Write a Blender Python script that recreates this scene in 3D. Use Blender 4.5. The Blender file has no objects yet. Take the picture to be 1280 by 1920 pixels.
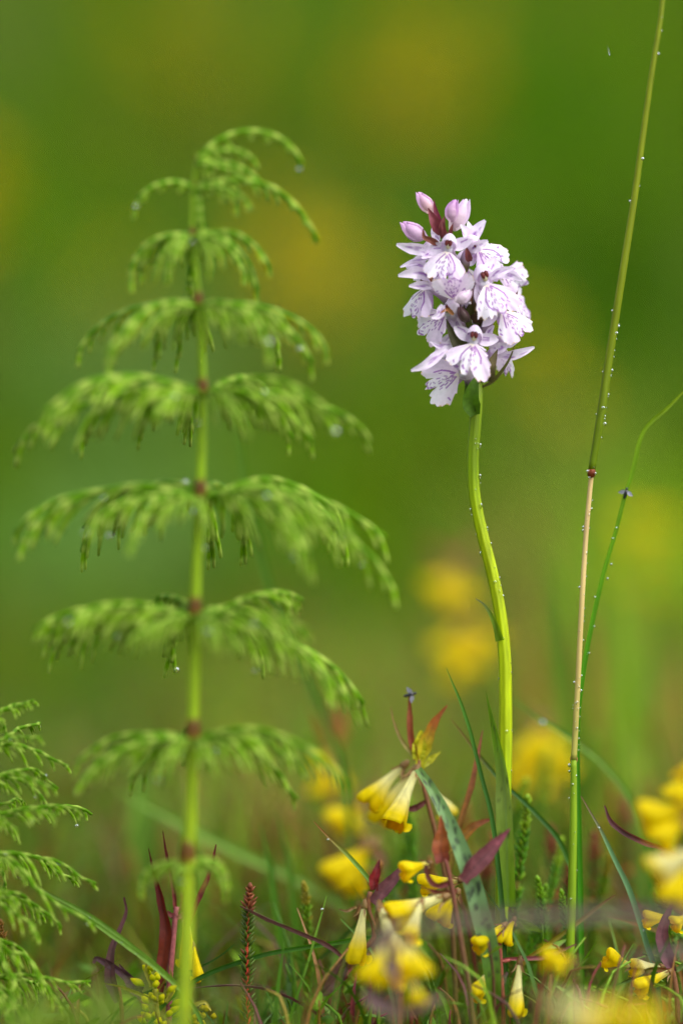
import bpy, math, random
import numpy as np
from mathutils import Vector, Matrix, Euler

# ------------------------------------------------------------------ camera, sky, sun, exposure
scene = bpy.context.scene
PITCH = math.radians(5.0)
D0 = 1.185                       # focus distance (the orchid), metres
PXM = 0.036 / 0.200 / 1920.0     # metres per photo pixel per metre of depth
U = D0 * PXM                     # one photo pixel at the focus distance (about 0.11 mm)
H = 0.006 + 0.1067 * math.cos(PITCH) + D0 * math.sin(PITCH)
CAM = np.array([0.0, 0.0, H])
FWD = np.array([0.0, math.cos(PITCH), -math.sin(PITCH)])
UPV = np.array([0.0, math.sin(PITCH), math.cos(PITCH)])
RGT = np.array([1.0, 0.0, 0.0])

cam_data = bpy.data.cameras.new("camera")
cam = bpy.data.objects.new("camera", cam_data)
scene.collection.objects.link(cam)
cam.location = CAM
cam.rotation_euler = (math.pi / 2 - PITCH, 0, 0)
cam_data.sensor_fit = 'VERTICAL'
cam_data.sensor_height = 36
cam_data.sensor_width = 24
cam_data.lens = 200
cam_data.clip_start = 0.02
cam_data.clip_end = 400
cam_data.dof.use_dof = True
cam_data.dof.focus_distance = D0
cam_data.dof.aperture_fstop = 3.6
scene.camera = cam

SUN_EL, SUN_AZ = math.radians(58), math.radians(60)   # azimuth from behind the camera towards the right
world = bpy.data.worlds.new("World")
scene.world = world
world.use_nodes = True
wn = world.node_tree
wn.nodes.clear()
sky = wn.nodes.new("ShaderNodeTexSky")
sky.sky_type = 'NISHITA'
sky.sun_disc = False
sky.sun_elevation = SUN_EL
sky.sun_rotation = math.pi - SUN_AZ
sky.air_density = 1.0
sky.dust_density = 4.0
hs = wn.nodes.new("ShaderNodeHueSaturation")
hs.inputs["Saturation"].default_value = 0.35          # overcast: a greyer sky
bg = wn.nodes.new("ShaderNodeBackground")
bg.inputs["Strength"].default_value = 0.15
wo = wn.nodes.new("ShaderNodeOutputWorld")
wn.links.new(sky.outputs[0], hs.inputs["Color"])
wn.links.new(hs.outputs[0], bg.inputs["Color"])
wn.links.new(bg.outputs[0], wo.inputs["Surface"])
sun_data = bpy.data.lights.new("sun", 'SUN')
sun_data.energy = 0.95
sun_data.angle = math.radians(70)
sun_data.color = (1.0, 0.97, 0.92)
sun = bpy.data.objects.new("sun", sun_data)
scene.collection.objects.link(sun)
sdir = Vector((math.sin(SUN_AZ) * math.cos(SUN_EL), -math.cos(SUN_AZ) * math.cos(SUN_EL), math.sin(SUN_EL)))
sun.rotation_euler = sdir.to_track_quat('Z', 'Y').to_euler()
sun.location = (1, -1, 3)
scene.view_settings.view_transform = 'Standard'
scene.view_settings.look = 'None'
scene.view_settings.exposure = 1.15
scene.view_settings.gamma = 1.0
scene.view_settings.use_curve_mapping = False
scene.cycles.max_bounces = 8
scene.cycles.transparent_max_bounces = 8
scene.cycles.use_denoising = True

# ------------------------------------------------------------------ helpers
rng = np.random.default_rng(7)
random.seed(7)
coll = scene.collection


def lin(r, g, b):
    def f(c):
        c = c / 255.0
        return c / 12.92 if c <= 0.04045 else ((c + 0.055) / 1.055) ** 2.4
    return np.array([f(r), f(g), f(b)])


def W(x, y, mm=0.0):
    """photo pixel at a distance mm behind (+) or in front of (-) the orchid -> world point"""
    d = D0 + mm * 0.001
    return CAM + FWD * d + RGT * ((x - 640) * PXM * d) + UPV * ((960 - y) * PXM * d)


def WP(pts, mm=0.0):
    out = []
    for p in pts:
        m = mm + (p[2] if len(p) > 2 else 0.0)
        out.append(W(p[0], p[1], m))
    return np.array(out)


def gz(x, y):
    """terrain height: level bog near the orchid, a gentle bank behind"""
    x = np.asarray(x, float)
    y = np.asarray(y, float)
    t = np.clip(y - 1.75, 0, None)
    bank = 0.115 * t ** 1.25
    bank = np.where(t > 9, 0.115 * 9 ** 1.25 + (t - 9) * 0.02, bank)
    bump = 0.006 * np.sin(x * 9.0 + 1.3) * np.sin(y * 7.0 + 0.4) * np.clip(np.abs(y - 1.15) * 3, 0, 1)
    return bank + bump


def spline(pts, n):
    """Catmull-Rom through pts, n samples, spread by arc length"""
    pts = np.asarray(pts, float)
    if len(pts) == 2:
        t = np.linspace(0, 1, n)[:, None]
        return pts[0] * (1 - t) + pts[1] * t
    P = np.vstack([2 * pts[0] - pts[1], pts, 2 * pts[-1] - pts[-2]])
    seg = []
    for i in range(len(pts) - 1):
        p0, p1, p2, p3 = P[i:i + 4]
        t = np.linspace(0, 1, 16, endpoint=False)[:, None]
        seg.append(0.5 * ((2 * p1) + (-p0 + p2) * t + (2 * p0 - 5 * p1 + 4 * p2 - p3) * t ** 2 + (-p0 + 3 * p1 - 3 * p2 + p3) * t ** 3))
    seg.append(pts[-1:])
    c = np.vstack(seg)
    L = np.r_[0, np.cumsum(np.linalg.norm(np.diff(c, axis=0), axis=1))]
    s = np.linspace(0, L[-1], n)
    return np.stack([np.interp(s, L, c[:, k]) for k in range(3)], 1)


def interp_list(vals, n):
    vals = np.asarray(vals, float)
    x = np.linspace(0, 1, len(vals))
    t = np.linspace(0, 1, n)
    if vals.ndim == 1:
        return np.interp(t, x, vals)
    return np.stack([np.interp(t, x, vals[:, k]) for k in range(vals.shape[1])], 1)


def unit(v):
    return v / (np.linalg.norm(v, axis=-1, keepdims=True) + 1e-12)


class MB:
    """collects geometry with a colour per vertex; build() links it as ONE mesh object"""

    def __init__(self):
        self.v, self.f, self.c, self.n = [], [], [], 0

    def add(self, v, f, c):
        v = np.asarray(v, float).reshape(-1, 3)
        c = np.asarray(c, float)
        if c.ndim == 1:
            c = np.tile(c[:3], (len(v), 1))
        self.v.append(v)
        self.c.append(c.reshape(-1, 3))
        self.f += [tuple(int(i) + self.n for i in q) for q in f]
        self.n += len(v)

    def grid(self, pts, cols, closed=False, cap=False):
        """pts (n, m, 3): n rings of m points"""
        n, m = pts.shape[:2]
        f = []
        mm_ = m if closed else m - 1
        for i in range(n - 1):
            for j in range(mm_):
                a, b = i * m + j, i * m + (j + 1) % m
                f.append((a, b, b + m, a + m))
        if cap and closed:
            f.append(tuple(range(m - 1, -1, -1)))
            f.append(tuple((n - 1) * m + j for j in range(m)))
        c = np.asarray(cols, float)
        if c.ndim == 2 and c.shape[0] == n:
            c = np.repeat(c[:, None, :], m, 1)
        self.add(pts.reshape(-1, 3), f, c.reshape(-1, 3) if c.ndim == 3 else c)

    def tube(self, path, rad, col, sides=6, n=None, rib=0.0, ribs=5, flat=1.0):
        path = np.asarray(path, float)
        if n:
            path = spline(path, n)
        n = len(path)
        rad = interp_list(rad, n) if np.ndim(rad) else np.full(n, float(rad))
        col = np.asarray(col, float)
        cols = interp_list(col, n) if col.ndim == 2 else np.tile(col, (n, 1))
        T = unit(np.gradient(path, axis=0))
        ref = np.array([0.0, -1.0, 0.05]) if abs(T[0][1]) < 0.9 else np.array([1.0, 0, 0])
        N = np.zeros_like(T)
        v = ref
        for i in range(n):
            v = v - T[i] * np.dot(v, T[i])
            v = v / (np.linalg.norm(v) + 1e-12)
            N[i] = v
        B = np.cross(T, N)
        a = np.linspace(0, 2 * np.pi, sides, endpoint=False)
        k = 1 + rib * np.cos(ribs * a)
        pts = path[:, None, :] + rad[:, None, None] * (N[:, None, :] * (np.cos(a) * k * flat)[None, :, None] + B[:, None, :] * (np.sin(a) * k)[None, :, None])
        self.grid(pts, cols, closed=True, cap=True)

    def blade(self, path, wid, col, n=24, m=5, roll=0.0, fold=0.25, face=(0, -1, 0), colf=None, wav=0.0, seed=0):
        """a leaf: width list along the path (full width, metres), V or trough fold, seen flat from 'face' when roll = 0"""
        p = spline(path, n) if len(path) != n else np.asarray(path, float)
        w = interp_list(wid, n) if not callable(wid) else wid(np.linspace(0, 1, n))
        T = unit(np.gradient(p, axis=0))
        fc = np.asarray(face, float)
        S = unit(np.cross(T, fc))
        Nn = unit(np.cross(S, T))
        rl = np.linspace(roll[0], roll[1], n) if isinstance(roll, (tuple, list)) else np.full(n, roll)
        cr, sr = np.cos(rl)[:, None], np.sin(rl)[:, None]
        S2 = S * cr + Nn * sr
        N2 = Nn * cr - S * sr
        s = np.linspace(-1, 1, m)
        ph = seed * 1.7
        wave = wav * np.sin(np.linspace(0, 18, n) + ph)[:, None] * s[None, :]
        pts = p[:, None, :] + S2[:, None, :] * (0.5 * w[:, None] * s[None, :])[:, :, None] + \
            N2[:, None, :] * (0.5 * w[:, None] * (fold * np.abs(s) ** 1.4 + wave))[:, :, None]
        col = np.asarray(col, float)
        base = interp_list(col, n) if col.ndim == 2 else np.tile(col, (n, 1))
        c = np.repeat(base[:, None, :], m, 1)
        if colf is not None:
            tt, ss = np.meshgrid(np.linspace(0, 1, n), s, indexing='ij')
            c = colf(c, tt, ss)
        self.grid(pts, c)

    def blob(self, centre, rad, col, nu=8, nv=6, rot=None, shape=None):
        a = np.linspace(0, 2 * np.pi, nu, endpoint=False)
        b = np.linspace(0.02, np.pi - 0.02, nv)
        r = np.asarray(rad, float) * np.ones(3)
        P = np.stack([np.outer(np.sin(b), np.cos(a)) * r[0], np.outer(np.sin(b), np.sin(a)) * r[1], np.outer(np.cos(b), np.ones(nu)) * r[2]], -1)
        if shape is not None:
            P = shape(P, b, a)
        if rot is not None:
            P = P @ np.asarray(rot).T
        self.grid(P + np.asarray(centre), np.asarray(col), closed=True, cap=True) if np.ndim(col) != 1 else \
            self.grid(P + np.asarray(centre), np.tile(col, (nv, 1)), closed=True, cap=True)

    def mesh(self, name, mat):
        me = bpy.data.meshes.new(name)
        V = np.vstack(self.v)
        me.from_pydata(V.tolist(), [], self.f)
        at = me.attributes.new("col", 'FLOAT_COLOR', 'POINT')
        C = np.ones((len(V), 4), np.float32)
        C[:, :3] = np.clip(np.vstack(self.c), 0, 1)
        at.data.foreach_set("color", C.ravel())
        me.materials.append(mat)
        me.polygons.foreach_set("use_smooth", np.ones(len(me.polygons), bool))
        me.update()
        return me

    def build(self, name, mat, parent=None, origin=None):
        off = np.zeros(3) if origin is None else np.asarray(origin, float)
        if parent is not None:
            off = off + np.array(world_loc(parent))
        if np.any(off):
            self.v = [v - off for v in self.v]
        o = bpy.data.objects.new(name, self.mesh(name, mat))
        coll.objects.link(o)
        if parent is not None:
            o.parent = parent
            if origin is not None:
                o.location = origin
        elif origin is not None:
            o.location = origin
        return o


def world_loc(o):
    v = Vector(o.location)
    p = o.parent
    while p is not None:
        v = v + Vector(p.location)
        p = p.parent
    return v


def tag(o, label, cat, group=None, kind=None):
    if label:
        o["label"] = label
    if cat:
        o["category"] = cat
    if group:
        o["group"] = group
    if kind:
        o["kind"] = kind
    return o


def thing(name, label, cat, loc, group=None):
    o = bpy.data.objects.new(name, None)
    o.empty_display_size = 0.005
    coll.objects.link(o)
    o.location = tuple(float(c) for c in loc)
    return tag(o, label, cat, group)


def ground_at(p):
    return np.array([p[0], p[1], float(gz(p[0], p[1]))])


def rooted(path):
    """carry a path's last point down to the ground along its own slope"""
    path = np.asarray(path, float)
    g = float(gz(path[-1][0], path[-1][1]))
    if path[-1][2] > g - 0.001:
        d = path[-1] - path[-2]
        if d[2] > -1e-4 or abs(d[2]) < 0.5 * np.hypot(d[0], d[1]):
            d = np.array([d[0] * 0.2, d[1] * 0.2, -1.0])
        k = (g - 0.004 - path[-1][2]) / d[2]
        path = np.vstack([path, path[-1] + d * k])
    return path


# ------------------------------------------------------------------ materials
def plant_mat(name, transl=0.35, rough=0.5, spec=0.4, noise=0.25, nscale=900.0, stretch=(1, 1, 1), bump=0.15, sss=0.0):
    m = bpy.data.materials.new(name)
    m.use_nodes = True
    nt = m.node_tree
    nt.nodes.clear()
    out = nt.nodes.new("ShaderNodeOutputMaterial")
    at = nt.nodes.new("ShaderNodeAttribute")
    at.attribute_name = "col"
    tc = nt.nodes.new("ShaderNodeTexCoord")
    mp = nt.nodes.new("ShaderNodeMapping")
    mp.inputs["Scale"].default_value = stretch
    nz = nt.nodes.new("ShaderNodeTexNoise")
    nz.inputs["Scale"].default_value = nscale
    nz.inputs["Detail"].default_value = 4
    nt.links.new(tc.outputs["Object"], mp.inputs["Vector"])
    nt.links.new(mp.outputs[0], nz.inputs["Vector"])
    mr = nt.nodes.new("ShaderNodeMapRange")
    mr.inputs["From Min"].default_value = 0.3
    mr.inputs["From Max"].default_value = 0.7
    mr.inputs["To Min"].default_value = 1 - noise
    mr.inputs["To Max"].default_value = 1 + noise
    nt.links.new(nz.outputs["Fac"], mr.inputs["Value"])
    mul = nt.nodes.new("ShaderNodeVectorMath")
    mul.operation = 'MULTIPLY'
    nt.links.new(at.outputs["Color"], mul.inputs[0])
    nt.links.new(mr.outputs[0], mul.inputs[1])
    pb = nt.nodes.new("ShaderNodeBsdfPrincipled")
    pb.inputs["Roughness"].default_value = rough
    pb.inputs["Specular IOR Level"].default_value = spec
    if sss > 0:
        pb.inputs["Subsurface Weight"].default_value = sss
        pb.inputs["Subsurface Radius"].default_value = (1.0, 0.9, 0.5)
        pb.inputs["Subsurface Scale"].default_value = 0.0012
    nt.links.new(mul.outputs[0], pb.inputs["Base Color"])
    if bump > 0:
        bp = nt.nodes.new("ShaderNodeBump")
        bp.inputs["Strength"].default_value = bump
        bp.inputs["Distance"].default_value = 0.0002
        nt.links.new(nz.outputs["Fac"], bp.inputs["Height"])
        nt.links.new(bp.outputs[0], pb.inputs["Normal"])
    last = pb.outputs[0]
    if transl > 0:
        tr = nt.nodes.new("ShaderNodeBsdfTranslucent")
        nt.links.new(mul.outputs[0], tr.inputs["Color"])
        mx = nt.nodes.new("ShaderNodeMixShader")
        mx.inputs[0].default_value = transl
        nt.links.new(pb.outputs[0], mx.inputs[1])
        nt.links.new(tr.outputs[0], mx.inputs[2])
        last = mx.outputs[0]
    nt.links.new(last, out.inputs["Surface"])
    return m


M_PETAL = plant_mat("petal", 0.40, 0.45, 0.35, 0.05, 1500, bump=0.25)
M_YELLOW = plant_mat("yellow_corolla", 0.55, 0.55, 0.12, 0.12, 700, (1, 1, 0.4), 0.3)
M_STEM = plant_mat("orchid_stem", 0.0, 0.48, 0.22, 0.28, 700, (1, 1, 0.08), 0.3, sss=0.35)
M_LEAF = plant_mat("leaf", 0.35, 0.45, 0.25, 0.22, 600, (1, 1, 0.3), 0.3)
M_BRACT = plant_mat("bract", 0.2, 0.5, 0.35, 0.22, 1100, bump=0.35)
M_HORSE = plant_mat("horsetail", 0.35, 0.6, 0.18, 0.15, 900, bump=0.1)
M_GRASS = plant_mat("grass", 0.38, 0.5, 0.3, 0.2, 500, (1, 1, 0.1), 0.1)
M_MEADOW = plant_mat("meadow", 0.42, 0.75, 0.06, 0.2, 300, (1, 1, 0.1), 0.0)
M_CULM = plant_mat("culm", 0.12, 0.5, 0.2, 0.15, 900, (1, 1, 0.06), 0.2)
M_WOOD = plant_mat("heath_stem", 0.0, 0.6, 0.3, 0.25, 1200, bump=0.3)
M_INSECT = plant_mat("insect", 0.0, 0.35, 0.5, 0.2, 4000, bump=0.2)


def water_mat():
    m = bpy.data.materials.new("water")
    m.use_nodes = True
    nt = m.node_tree
    pb = nt.nodes["Principled BSDF"]
    pb.inputs["Base Color"].default_value = (0.97, 0.99, 1.0, 1)
    pb.inputs["Roughness"].default_value = 0.02
    pb.inputs["IOR"].default_value = 1.333
    pb.inputs["Transmission Weight"].default_value = 1.0
    return m


M_WATER = water_mat()


def ground_mat():
    m = bpy.data.materials.new("bog_ground")
    m.use_nodes = True
    nt = m.node_tree
    pb = nt.nodes["Principled BSDF"]
    pb.inputs["Roughness"].default_value = 0.9
    pb.inputs["Specular IOR Level"].default_value = 0.1
    tc = nt.nodes.new("ShaderNodeTexCoord")
    n1 = nt.nodes.new("ShaderNodeTexNoise")
    n1.inputs["Scale"].default_value = 6
    n1.inputs["Detail"].default_value = 6
    n2 = nt.nodes.new("ShaderNodeTexNoise")
    n2.inputs["Scale"].default_value = 130
    n2.inputs["Detail"].default_value = 5
    for n in (n1, n2):
        nt.links.new(tc.outputs["Object"], n.inputs["Vector"])
    cr = nt.nodes.new("ShaderNodeValToRGB")
    e = cr.color_ramp.elements
    e[0].position, e[0].color = 0.3, (0.035, 0.045, 0.006, 1)
    e[1].position, e[1].color = 0.72, (0.085, 0.095, 0.012, 1)
    x = e.new(0.5)
    x.color = (0.05, 0.075, 0.008, 1)
    nt.links.new(n1.outputs["Fac"], cr.inputs["Fac"])
    mr = nt.nodes.new("ShaderNodeMapRange")
    mr.inputs["From Min"].default_value = 0.3
    mr.inputs["From Max"].default_value = 0.7
    mr.inputs["To Min"].default_value = 0.5
    mr.inputs["To Max"].default_value = 1.4
    nt.links.new(n2.outputs["Fac"], mr.inputs["Value"])
    mul = nt.nodes.new("ShaderNodeVectorMath")
    mul.operation = 'MULTIPLY'
    nt.links.new(cr.outputs["Color"], mul.inputs[0])
    nt.links.new(mr.outputs[0], mul.inputs[1])
    nt.links.new(mul.outputs[0], pb.inputs["Base Color"])
    bp = nt.nodes.new("ShaderNodeBump")
    bp.inputs["Strength"].default_value = 0.8
    bp.inputs["Distance"].default_value = 0.004
    nt.links.new(n2.outputs["Fac"], bp.inputs["Height"])
    nt.links.new(bp.outputs[0], pb.inputs["Normal"])
    return m


# ------------------------------------------------------------------ the ground, one sheet to the horizon
def make_ground():
    ys = np.r_[-3, -1, 0, np.linspace(0.4, 3.2, 90), np.linspace(3.3, 11, 30), 14, 20, 40, 90, 200]
    xs = np.r_[-150, -60, -25, -10, -5, -2.6, np.linspace(-1.4, 1.4, 70), 2.6, 5, 10, 25, 60, 150]
    X, Y = np.meshgrid(xs, ys)
    Z = gz(X, Y)
    V = np.stack([X, Y, Z], -1).reshape(-1, 3)
    nx = len(xs)
    F = [(i * nx + j, i * nx + j + 1, (i + 1) * nx + j + 1, (i + 1) * nx + j) for i in range(len(ys) - 1) for j in range(nx - 1)]
    me = bpy.data.meshes.new("ground")
    me.from_pydata(V.tolist(), [], F)
    me.polygons.foreach_set("use_smooth", np.ones(len(F), bool))
    me.materials.append(ground_mat())
    o = bpy.data.objects.new("ground", me)
    coll.objects.link(o)
    tag(o, "mossy green bog ground rising to a gentle bank", "ground", kind="structure")


make_ground()

# ------------------------------------------------------------------ meadow grass (uncountable)
# patches of the meadow: centre x, y (metres), radius, sRGB colour
def patch_from_pixel(x, y, d, rpx, col, k=1.0):
    p = W(x, y, (d - D0) * 1000)
    return (p[0], p[1], rpx * PXM * d, np.asarray(lin(*col)), k)


PATCHES = [
    patch_from_pixel(1150, 620, 2.5, 190, (40, 82, 0)),
    patch_from_pixel(620, 100, 2.9, 150, (60, 100, 0)),
    patch_from_pixel(1100, 330, 2.8, 170, (70, 116, 0)),
    patch_from_pixel(1020, 60, 2.9, 120, (60, 108, 0)),
    patch_from_pixel(280, 640, 2.3, 190, (112, 142, 74)),
    patch_from_pixel(230, 1010, 2.0, 180, (116, 156, 76)),
    patch_from_pixel(640, 460, 2.5, 90, (84, 140, 60)),
    patch_from_pixel(40, 900, 2.1, 140, (70, 98, 0)),
    patch_from_pixel(1190, 980, 1.93, 210, (146, 192, 36)),
    patch_from_pixel(1080, 800, 2.15, 90, (144, 160, 64)),
    patch_from_pixel(980, 1020, 1.95, 90, (160, 140, 70)),
    patch_from_pixel(300, 1300, 1.7, 160, (70, 116, 0)),
    patch_from_pixel(350, 60, 2.9, 180, (108, 118, 6)),
]


def meadow(name, label, count, yr, xfun, hr, wr, cols, bend, seed, k, zoff=0.0, patch=False, segs=4, xc=0.0):
    r = np.random.default_rng(seed)
    y = yr[0] + (yr[1] - yr[0]) * r.random(count) ** k
    x = xc + (r.random(count) * 2 - 1) * xfun(y)
    # tufts: pull blades towards tuft centres
    nt_ = count // 14
    tid = r.integers(0, nt_, count)
    tx, ty = x[tid], y[tid]
    x = np.where(r.random(count) < 0.75, tx + r.normal(0, 0.012, count), x)
    y = np.where(r.random(count) < 0.75, ty + r.normal(0, 0.012, count), y)
    h = hr[0] + (hr[1] - hr[0]) * r.random(count) ** 1.5
    w = wr[0] + (wr[1] - wr[0]) * r.random(count)
    h = np.where(y < 1.13, np.minimum(h, 0.034), h)
    if patch:
        h = h * np.clip((y - 1.3) / 1.2, 0.25, 1.0)
    if not patch:                       # the orchid's own hummock carries little grass
        h = np.where((y > 1.12) & (y < 1.24) & (r.random(count) < 0.85), h * 0.35, h)
    az = r.random(count) * 2 * np.pi
    lean = bend * (0.3 + r.random(count))
    C = cols[(tid + (r.random(count) < 0.3) * r.integers(0, len(cols), count)) % len(cols)]
    if patch:
        for (cx, cy, rad, col, kk) in PATCHES:
            d2 = ((x - cx) / rad) ** 2 + ((y - cy) / (rad * 2.2)) ** 2
            wgt = np.clip(np.exp(-d2 * 0.8) * kk, 0, 1)[:, None]
            C = C * (1 - wgt) + col * wgt
    C = C * ((0.76 if patch else 0.7) + 0.6 * r.random(count))[:, None]
    z = gz(x, y) + zoff
    t = np.linspace(0, 1, segs + 1)
    dirx, diry = np.cos(az), np.sin(az)
    sx, sy = -diry, dirx
    V = np.zeros((count, segs + 1, 2, 3))
    for i, ti in enumerate(t):
        off = lean * h * ti ** 2
        zz = h * (ti - 0.25 * lean * ti ** 2)
        hw = 0.5 * w * (1 - ti) ** 0.7 + 0.00002
        for s, sg in ((0, -1), (1, 1)):
            V[:, i, s, 0] = x + dirx * off + sx * hw * sg
            V[:, i, s, 1] = y + diry * off + sy * hw * sg
            V[:, i, s, 2] = z + zz
    nv = (segs + 1) * 2
    base = (np.arange(count) * nv)[:, None, None]
    q = np.array([[2 * i, 2 * i + 1, 2 * i + 3, 2 * i + 2] for i in range(segs)])[None]
    F = (base + q).reshape(-1, 4)
    me = bpy.data.meshes.new(name)
    me.vertices.add(count * nv)
    me.vertices.foreach_set("co", V.astype(np.float32).ravel())
    nf = len(F)
    me.loops.add(nf * 4)
    me.loops.foreach_set("vertex_index", F.astype(np.int32).ravel())
    me.polygons.add(nf)
    me.polygons.foreach_set("loop_start", np.arange(0, nf * 4, 4, dtype=np.int32))
    me.polygons.foreach_set("use_smooth", np.ones(nf, bool))
    me.update(calc_edges=True)
    at = me.attributes.new("col", 'FLOAT_COLOR', 'POINT')
    CC = np.ones((count, nv, 4), np.float32)
    CC[:, :, :3] = C[:, None, :]
    at.data.foreach_set("color", np.clip(CC, 0, 1).ravel())
    me.materials.append(M_MEADOW if patch else M_GRASS)
    me.validate()
    o = bpy.data.objects.new(name, me)
    coll.objects.link(o)
    return tag(o, label, "grass", kind="stuff")


FAR_COLS = np.array([lin(66, 116, 0), lin(80, 122, 0), lin(94, 118, 4), lin(56, 108, 0), lin(104, 116, 6), lin(72, 114, 8)])
NEAR_COLS = np.array([lin(66, 112, 2), lin(88, 124, 6), lin(100, 116, 8), lin(56, 100, 4), lin(110, 96, 16), lin(96, 62, 30), lin(72, 110, 14), lin(120, 126, 12)])
meadow("meadow_grass", "soft green and olive meadow grass covering the bank behind the orchid", 60000, (1.45, 9.0), lambda y: 0.25 + 0.28 * y,
       (0.03, 0.085), (0.0025, 0.006), FAR_COLS, 0.7, 3, 1.9, patch=True)
meadow("short_grass", "short tangled bog grass around the orchid's foot", 26000, (0.75, 1.9), lambda y: 0.18 + 0.3 * y,
       (0.012, 0.042), (0.0006, 0.0017), NEAR_COLS, 0.9, 5, 1.0)

FINE_COLS = np.array([lin(96, 140, 6), lin(120, 150, 16), lin(140, 140, 30), lin(76, 126, 4), lin(150, 110, 50), lin(110, 150, 24), lin(120, 60, 40)])
meadow("fine_grass", "fine pale and tawny grass haze standing behind the cow-wheats", 5200, (1.26, 1.72), lambda y: 0.16, (0.025, 0.062), (0.0007, 0.0017), FINE_COLS, 0.55, 9, 1.0, xc=0.125)
meadow("moss_grass", "low soft moss and grass carpet under the horsetails", 4200, (1.24, 1.7), lambda y: 0.16, (0.012, 0.034), (0.0007, 0.0017), NEAR_COLS, 0.7, 10, 1.0, xc=-0.15)

# ------------------------------------------------------------------ water drops (parts of the plant they cling to)
_drop_mesh = {}


def drop(parent, p, r, stretch=1.15):
    if "m" not in _drop_mesh:
        b = MB()
        b.blob((0, 0, 0), 1.0, np.ones(3), 12, 9)
        _drop_mesh["m"] = b.mesh("water_drop", M_WATER)
    o = bpy.data.objects.new("water_drop", _drop_mesh["m"])
    coll.objects.link(o)
    o.parent = parent
    o.location = Vector(p) - world_loc(parent)
    o.scale = (r, r, r * stretch)
    return o


# ------------------------------------------------------------------ the orchid
MM = 0.001
WHITE = lin(240, 234, 245)
LILAC = lin(230, 200, 236)
PINK = lin(214, 170, 212)
PURPLE = lin(132, 30, 164)
CREAM = lin(240, 232, 196)
BROWNRED = lin(118, 52, 50)
BRACTC = lin(112, 62, 62)
BRACTG = lin(84, 84, 36)


def fmat(px, py, mm, yaw, pitch, roll):
    R = Matrix.Rotation(math.radians(yaw), 3, 'Z') @ Matrix.Rotation(math.radians(pitch), 3, 'X') @ Matrix.Rotation(math.radians(roll), 3, 'Y')
    return np.array(R), W(px, py, mm)


def seg_dist(P, poly):
    """distance of points P (n,2) to a polyline"""
    best = np.full(len(P), 1e9)
    for a, b in zip(poly[:-1], poly[1:]):
        a, b = np.asarray(a, float), np.asarray(b, float)
        ab = b - a
        t = np.clip(((P - a) @ ab) / (ab @ ab + 1e-9), 0, 1)
        best = np.minimum(best, np.linalg.norm(P - a - t[:, None] * ab, axis=1))
    return best


def lip_marks(r):
    """purple loops and dashes of one lip, in lip-plane millimetres (x across, s away from the throat)"""
    L = []

    def pol(rr, deg):
        a = math.radians(deg)
        return (rr * math.sin(a), rr * math.cos(a))
    for sg in (-1, 1):
        a0 = 30 + r.uniform(-3, 3)
        line = [pol(0.9, a0 * sg), pol(2.2, (a0 + 5) * sg), pol(3.6, (a0 + 3) * sg), pol(4.8, (a0 - 4) * sg), pol(5.5, (a0 - 13) * sg)]
        cut = r.uniform(0.55, 1.0)
        k = max(2, int(round(len(line) * cut)))
        L.append((line[:k], 0.10 + 0.04 * r.random()))
        if r.random() < 0.7:
            L.append(([pol(5.4, (a0 - 16) * sg), pol(5.9, (a0 - 21) * sg)], 0.17))
        for deg in (22, 14, 7):
            q = 0.9 + r.uniform(0, 0.5)
            while q < 6.0 - deg * 0.03:
                ln = r.uniform(0.25, 0.75)
                d = (deg + r.uniform(-2, 2)) * sg
                if r.random() < 0.62:
                    L.append(([pol(q, d), pol(q + ln, d + r.uniform(-2, 2))], 0.06 + 0.06 * r.random()))
                q += ln + r.uniform(0.45, 1.1)
        for _ in range(r.integers(0, 3)):
            q, d = r.uniform(3.5, 5.6), r.uniform(38, 56) * sg
            L.append(([pol(q, d), pol(q + 0.25, d + 3)], 0.12))
    q = 1.5
    while q < 6.2:
        L.append(([pol(q, r.uniform(-3, 3)), pol(q + 0.3, r.uniform(-3, 3))], 0.07))
        q += r.uniform(0.7, 1.1)
    L.append(([pol(6.3, -6), pol(6.7, -2), pol(6.4, 5)], 0.16))
    return L


CUT9 = ([-74, -64, -52, -40, -32, -27, -22, -13, -4, 0, 5, 14, 26, 36, 46, 58, 74], [3.4, 6.0, 6.8, 6.6, 6.0, 4.4, 6.0, 7.6, 7.0, 5.0, 6.8, 8.4, 8.3, 7.2, 5.2, 3.4, 2.4])


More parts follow.
